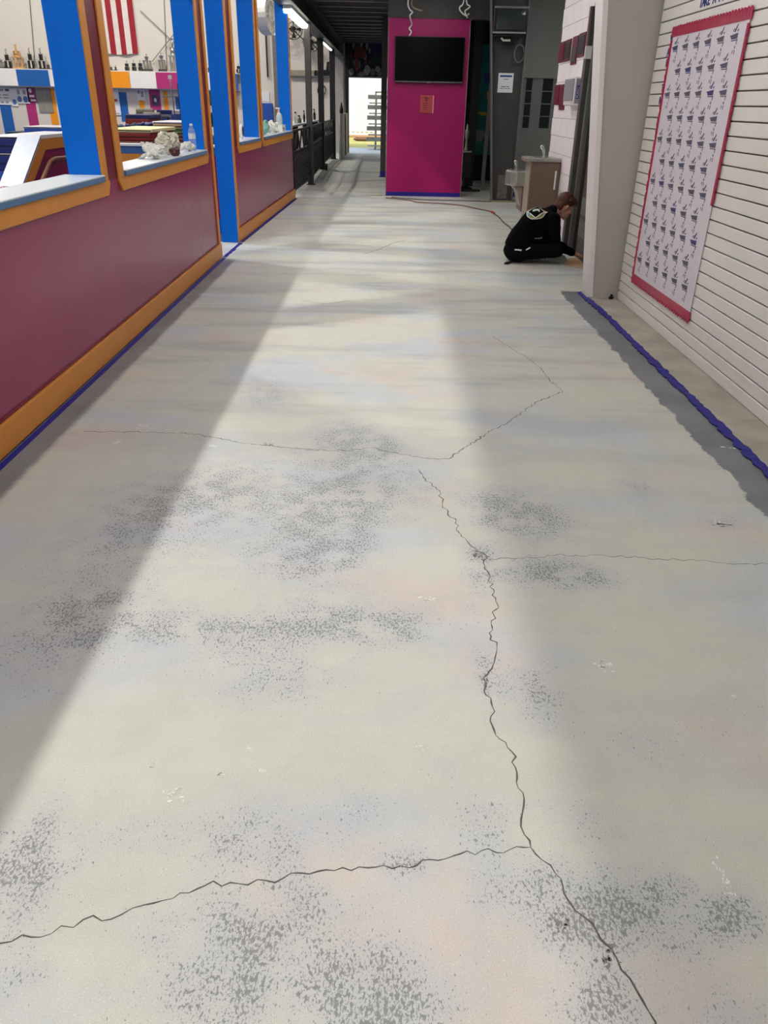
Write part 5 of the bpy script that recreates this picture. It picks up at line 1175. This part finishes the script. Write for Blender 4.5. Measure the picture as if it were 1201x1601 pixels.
# ================================================================== seated person
tag(MB().prism([P(880, 415), P(912, 421), P(916, 404), P(889, 403)], .0005, .0025, 'z').build('cardboard_sheet', M_cardboard), 'tan cardboard sheet on the floor by the seated person', 'sheet')
AZ = math.radians(20); OX, OY = 1.475, 9.0
def W(f, l, z): return Vector((OX + f * math.cos(AZ) - l * math.sin(AZ), OY + f * math.sin(AZ) + l * math.cos(AZ), z))
def Wd(f, l, z): return Vector((f * math.cos(AZ) - l * math.sin(AZ), f * math.sin(AZ) + l * math.cos(AZ), z))
def frame(a, b, c): return Matrix((a, b, c)).transposed()
FW, LW, UW = Wd(1, 0, 0), Wd(0, 1, 0), Vector((0, 0, 1))
pe = thing('person', 'person in a black sweatshirt with back print sitting cross-legged, working at floor level', 'person', (OX, OY, 0))
TR = frame(FW, LW, UW)
PT = math.radians(24)
hf, hl, hu = Wd(math.cos(PT), 0, -math.sin(PT)), Wd(0, 1, 0), Wd(math.sin(PT), 0, math.cos(PT))
HC = W(.545, -.01, .575)
HR = frame(hf, hl, hu)
def H(f, l, u): return HC + hf * f + hl * l + hu * u
sho = {s: W(.32, s * .18, .46) for s in (-1, 1)}
elb = {-1: W(.36, -.225, .205), 1: W(.46, .25, .235)}
wri = {-1: W(.655, -.15, .085), 1: W(.50, .04, .075)}
hip = {s: W(.02, s * .10, .12) for s in (-1, 1)}
kne = {-1: W(.36, -.27, .15), 1: W(.43, .22, .27)}
ank = {-1: W(.28, .10, .07), 1: W(.33, -.17, .07)}
body = MB()
body.ell(W(0, 0, .13), (.13, .16, .12), TR).cap(W(.02, 0, .15), .13, W(.16, 0, .38), .135).ell(W(.22, 0, .42), (.11, .165, .13), TR).cap(W(.34, 0, .50), .06, W(.47, 0, .545), .052)
body.ell(H(-.012, 0, .02), (.098, .077, .108), HR, 18, 12).ell(H(.035, 0, -.055), (.062, .058, .07), HR).ell(H(.062, 0, -.108), (.028, .03, .022), HR)
body.cap(H(.080, 0, .012), .010, H(.108, 0, -.030), .013).cap(H(.078, -.03, .022), .012, H(.078, .03, .022), .012).cap(H(.088, -.014, -.070), .009, H(.088, .014, -.070), .009).cap(H(.088, -.012, -.082), .008, H(.088, .012, -.082), .008)
for s in (-1, 1):
    body.ell(H(-.012, s * .078, -.008), (.020, .009, .031), HR, 12, 8).ell(H(.05, s * .045, -.03), (.03, .022, .03), HR)
    body.cap(sho[s], .048, elb[s], .038).cap(elb[s], .038, wri[s], .026)
    body.cap(hip[s], .075, kne[s], .055).cap(kne[s], .055, ank[s], .038)
def hand(wr, d, side, up, spread):
    d = d.normalized(); up = up.normalized(); sd = d.cross(up).normalized() * side
    pc = wr + d * .05
    body.cap(wr, .025, wr + d * .03, .026).ell(pc, (.046, .036, .017), frame(d, sd, up))
    for i, (o_, ln) in enumerate([(-.030, .062), (-.010, .074), (.010, .070), (.029, .055)]):
        b0 = wr + d * .085 + sd * o_; k1 = b0 + d * ln * .45 + sd * o_ * spread - up * .006; k2 = k1 + d * ln * .28 - up * ln * .28; k3 = k2 + d * ln * .10 - up * ln * .22
        body.cap(b0, .0092, k1, .0088, 8).cap(k1, .0088, k2, .0082, 8).cap(k2, .0082, k3, .0075, 8)
    t0 = wr + d * .025 - sd * .028; t1 = t0 + d * .035 - sd * .028 - up * .006; t2 = t1 + d * .03 - sd * .004 - up * .012
    body.cap(t0, .0125, t1, .0105, 8).cap(t1, .0105, t2, .0085, 8)
hand(wri[-1], Wd(.92, .05, -.18), -1, Wd(.15, 0, 1), .3)
hand(wri[1], Wd(.62, -.62, -.25), 1, Wd(.12, -.12, 1), .3)
bo_ = mesh_obj('body', remeshed(body, .0058, 3, .4), M_skin, pe)
# hair
hair = MB(); rg = random.Random(4)
hair.ell(H(-.022, 0, .048), (.104, .086, .098), HR, 18, 12).ell(H(-.07, 0, -.005), (.052, .072, .075), HR).ell(H(.060, 0, .088), (.056, .070, .040), HR)
for i in range(120):
    th = rg.uniform(0, 2 * math.pi); ph = rg.uniform(0, 1.35); q = Vector((math.sin(ph) * math.cos(th), math.sin(ph) * math.sin(th), math.cos(ph)))
    c0 = H(-.015 + q.x * .098, q.y * .082, .046 + q.z * .098); dd = (hf * (.5 + .5 * q.x) + hl * q.y * .6 + hu * (-.25) + Vector((rg.uniform(-.4, .4), rg.uniform(-.4, .4), rg.uniform(-.3, .3)))).normalized()
    hair.cap(c0, .011, c0 + dd * rg.uniform(.02, .036), .004, 6)
for i in range(22):                                    # fringe hanging forward
    l_ = -.065 + .13 * i / 21; c0 = H(.075, l_, .085 + rg.uniform(-.01, .02)); hair.cap(c0, .013, c0 + hf * rg.uniform(.025, .045) - hu * rg.uniform(.02, .05), .004, 6)
mesh_obj('hair', remeshed(hair, .0052, 1, .4), M_hair, pe)
for s in (-1, 1):
    MB().ell(H(.066, s * .032, .0), (.012, .013, .011), HR, 10, 7).build('eye', mat('eye_white', (220, 214, 208), .3), pe, smooth=True)
    MB().ell(H(.0765, s * .032, -.002), (.004, .006, .006), HR, 8, 6).build('iris', mat('iris_dark', (46, 34, 28), .3), pe, smooth=True)
    MB().cap(H(.086, s * .016, .024), .0045, H(.080, s * .050, .024), .0035, 6).build('eyebrow', M_hair, pe, smooth=True)
MB().cap(H(.0965, -.018, -.0765), .002, H(.0965, .018, -.0765), .002, 6).build('mouth_line', mat('lip', (150, 84, 78), .5), pe)
# sweatshirt
sw_ = MB()
sw_.ell(W(.01, 0, .20), (.145, .175, .10), TR).cap(W(.03, 0, .24), .150, W(.17, 0, .40), .158).ell(W(.22, 0, .42), (.135, .19, .15), TR).ell(W(.30, 0, .47), (.10, .19, .09), TR).ell(W(.24, 0, .27), (.15, .17, .11), TR).cap(W(.36, 0, .50), .078, W(.405, 0, .525), .066)
for s in (-1, 1):
    sw_.cap(sho[s], .075, elb[s], .062).cap(elb[s], .062, wri[s] + (elb[s] - wri[s]) * .14, .043)
swm = remeshed(sw_, .009, 6, .5)
from mathutils import noise as _nz
for v in swm.vertices:
    v.co += v.normal * (_nz.noise(v.co * 9 + Vector((3, 1, 2))) * .010 + _nz.noise(v.co * 22) * .004)
swo = mesh_obj('sweatshirt', swm, M_cloth, pe)
# trousers
tr = MB(); tr.ell(W(-.005, 0, .12), (.145, .175, .118), TR)
for s in (-1, 1): tr.cap(hip[s], .095, kne[s], .074).cap(kne[s], .074, ank[s] + (kne[s] - ank[s]) * .12, .052)
trm = remeshed(tr, .009, 5, .5)
for v in trm.vertices:
    v.co += v.normal * (_nz.noise(v.co * 10) * .008); v.co.z = max(v.co.z, .004)
tro = mesh_obj('trousers', trm, M_pants, pe)
# shoes
def shoe(ax, toe, updir):
    d = (toe - ax).normalized(); sd = d.cross(updir).normalized(); up = sd.cross(d)
    m_ = MB().ell(ax - d * .02, (.055, .042, .045), frame(d, sd, up)).ell(ax + d * .07 - up * .008, (.085, .043, .034), frame(d, sd, up)).ell(ax + d * .14 - up * .012, (.05, .045, .030), frame(d, sd, up))
    me = remeshed(m_, .006, 3, .4)
    for v in me.vertices: v.co.z = max(v.co.z, .003)
    o = mesh_obj('shoe', me, M_shoe, pe)
    pts = [(-.07, .0), (-.055, .032), (.02, .036), (.09, .045), (.16, .042), (.195, 0), (.16, -.042), (.09, -.045), (.02, -.036), (.055 - .11, -.032)]
    vs_ = [ax + d * p[0] + sd * p[1] - up * h_ for h_ in (.034, .052) for p in pts]; n_ = len(pts)
    s_ = MB().add(vs_, [tuple(range(n_)), tuple(range(2 * n_ - 1, n_ - 1, -1))] + [(i, (i + 1) % n_, (i + 1) % n_ + n_, i + n_) for i in range(n_)]).build('sole', mat('sole_grey', (122, 126, 122), .8), o, local=True)
    for v in s_.data.vertices: v.co -= pe.location; v.co.z = max(v.co.z, .002)
    return o
shoe(ank[1] + Vector((0, 0, -.005)), ank[1] + Wd(.12, -.03, -.02), Wd(.1, 1, .12))
shoe(ank[-1], ank[-1] + Wd(.08, .14, -.01), Wd(.1, -.6, .6))
# white shirt hem and belt end at the back
def ribbon(name, pts, wd, m, par, bvh, off=.004):
    mb = MB(); vs_ = []; ns = []
    for i, p in enumerate(pts):
        loc, nr, _, _ = bvh.find_nearest(p); a_ = pts[min(i + 1, len(pts) - 1)] - pts[max(i - 1, 0)]; sd = a_.cross(nr).normalized()
        for q, oo in ((-.5, 1), (.5, 1), (.5, .2), (-.5, .2)): vs_.append(loc + nr * off * oo + sd * wd * q)
    fs_ = [(4 * i + j, 4 * i + (j + 1) % 4, 4 * i + 4 + (j + 1) % 4, 4 * i + 4 + j) for i in range(len(pts) - 1) for j in range(4)]
    mb.add(vs_, fs_ + [(0, 1, 2, 3), (len(vs_) - 1, len(vs_) - 2, len(vs_) - 3, len(vs_) - 4)]); return mb.build(name, m, par)
def bvh_of(o):
    me = o.data; return BVHTree.FromPolygons([v.co + pe.location for v in me.vertices], [tuple(p.vertices) for p in me.polygons])
bt = bvh_of(tro); bs = bvh_of(swo)
ribbon('shirt_hem', [W(-.13 + .03 * i, -.15 - .008 * i, .165 - .004 * i) for i in range(4)], .014, M_white_gloss, pe, bt, .012)
ribbon('shirt_hem', [W(.0 + .025 * i, -.20, .16 + .012 * i) for i in range(3)], .012, M_white_gloss, pe, bt, .012)
ribbon('pocket_edge', [W(.14 + .02 * i, -.2, .255 + .008 * i) for i in range(4)], .012, mat('grey_trim', (120, 120, 118), .8), pe, bs, .006)
MB().tube([W(-.10, -.10, .03), W(-.15, -.11, .012), W(-.19, -.12, .012), W(-.21, -.12, .010)], [.014, .012, .016, .010], 8).build('tool_strap', M_black, pe, smooth=True)
# print on the back, laid over the cloth
EC = W(.150, -.075, .555); en = Wd(-.50, -.42, .75).normalized(); eu = (Wd(.80, .0, .55) - en * Wd(.80, 0, .55).dot(en)).normalized(); el = eu.cross(en).normalized()
def decal(name, poly, m, off, par):
    mb = MB(); c_ = (sum(p[0] for p in poly) / len(poly), sum(p[1] for p in poly) / len(poly)); rings = []
    for k in range(5):
        q = k / 4
        for p in poly:
            a_ = EC + el * (c_[0] + (p[0] - c_[0]) * q) + eu * (c_[1] + (p[1] - c_[1]) * q)
            loc, nr, _, _ = bs.find_nearest(a_); rings.append(loc + nr * off)
    n_ = len(poly); fs_ = [(k * n_ + i, k * n_ + (i + 1) % n_, (k + 1) * n_ + (i + 1) % n_, (k + 1) * n_ + i) for k in range(4) for i in range(n_)]
    return mb.add(rings, fs_).build(name, m, par, smooth=True)
circ = lambda rx, ry, n=28, a0=0, a1=2 * math.pi, cx=0, cy=0: [(cx + rx * math.cos(a0 + (a1 - a0) * i / n), cy + ry * math.sin(a0 + (a1 - a0) * i / n)) for i in range(n)]
dens = lambda p, k=5: [tuple(a + (b - a) * j / k for a, b in zip(p[i], p[(i + 1) % len(p)])) for i in range(len(p)) for j in range(k)]
decal('print_rim', circ(.125, .118), mat('print_white', (225, 232, 228), .7), .003, swo)
decal('print_ring', circ(.116, .109), mat('print_olive', (136, 132, 70), .8, var=.3, scale=14), .0042, swo)
decal('print_arc', [(.112 * math.cos(t_), .105 * math.sin(t_)) for t_ in [.3 + i * .1 for i in range(13)]] + [(.07 * math.cos(t_), .065 * math.sin(t_)) for t_ in [1.5 - i * .1 for i in range(13)]], mat('print_orange', (200, 110, 60), .8), .0052, swo)
decal('print_arc', [(.112 * math.cos(t_), .105 * math.sin(t_)) for t_ in [3.6 + i * .1 for i in range(13)]] + [(.075 * math.cos(t_), .07 * math.sin(t_)) for t_ in [4.8 - i * .1 for i in range(13)]], mat('print_teal', (120, 170, 150), .8), .0052, swo)
decal('print_diamond_edge', dens([(.078, .078), (.078, -.078), (-.078, -.078), (-.078, .078)]), mat('print_white', (225, 232, 228), .7), .0062, swo)
decal('print_diamond', dens([(.068, .068), (.068, -.068), (-.068, -.068), (-.068, .068)]), M_cloth, .0074, swo)
decal('print_crest', circ(.042, .040, 18, .2, 4.6) + [(-.005, -.006), (.012, .012)], mat('print_white', (225, 232, 228), .7), .0086, swo)
decal('print_crest', circ(.016, .012, 12, 0, 6.28, .008, -.012), M_cloth, .0096, swo)
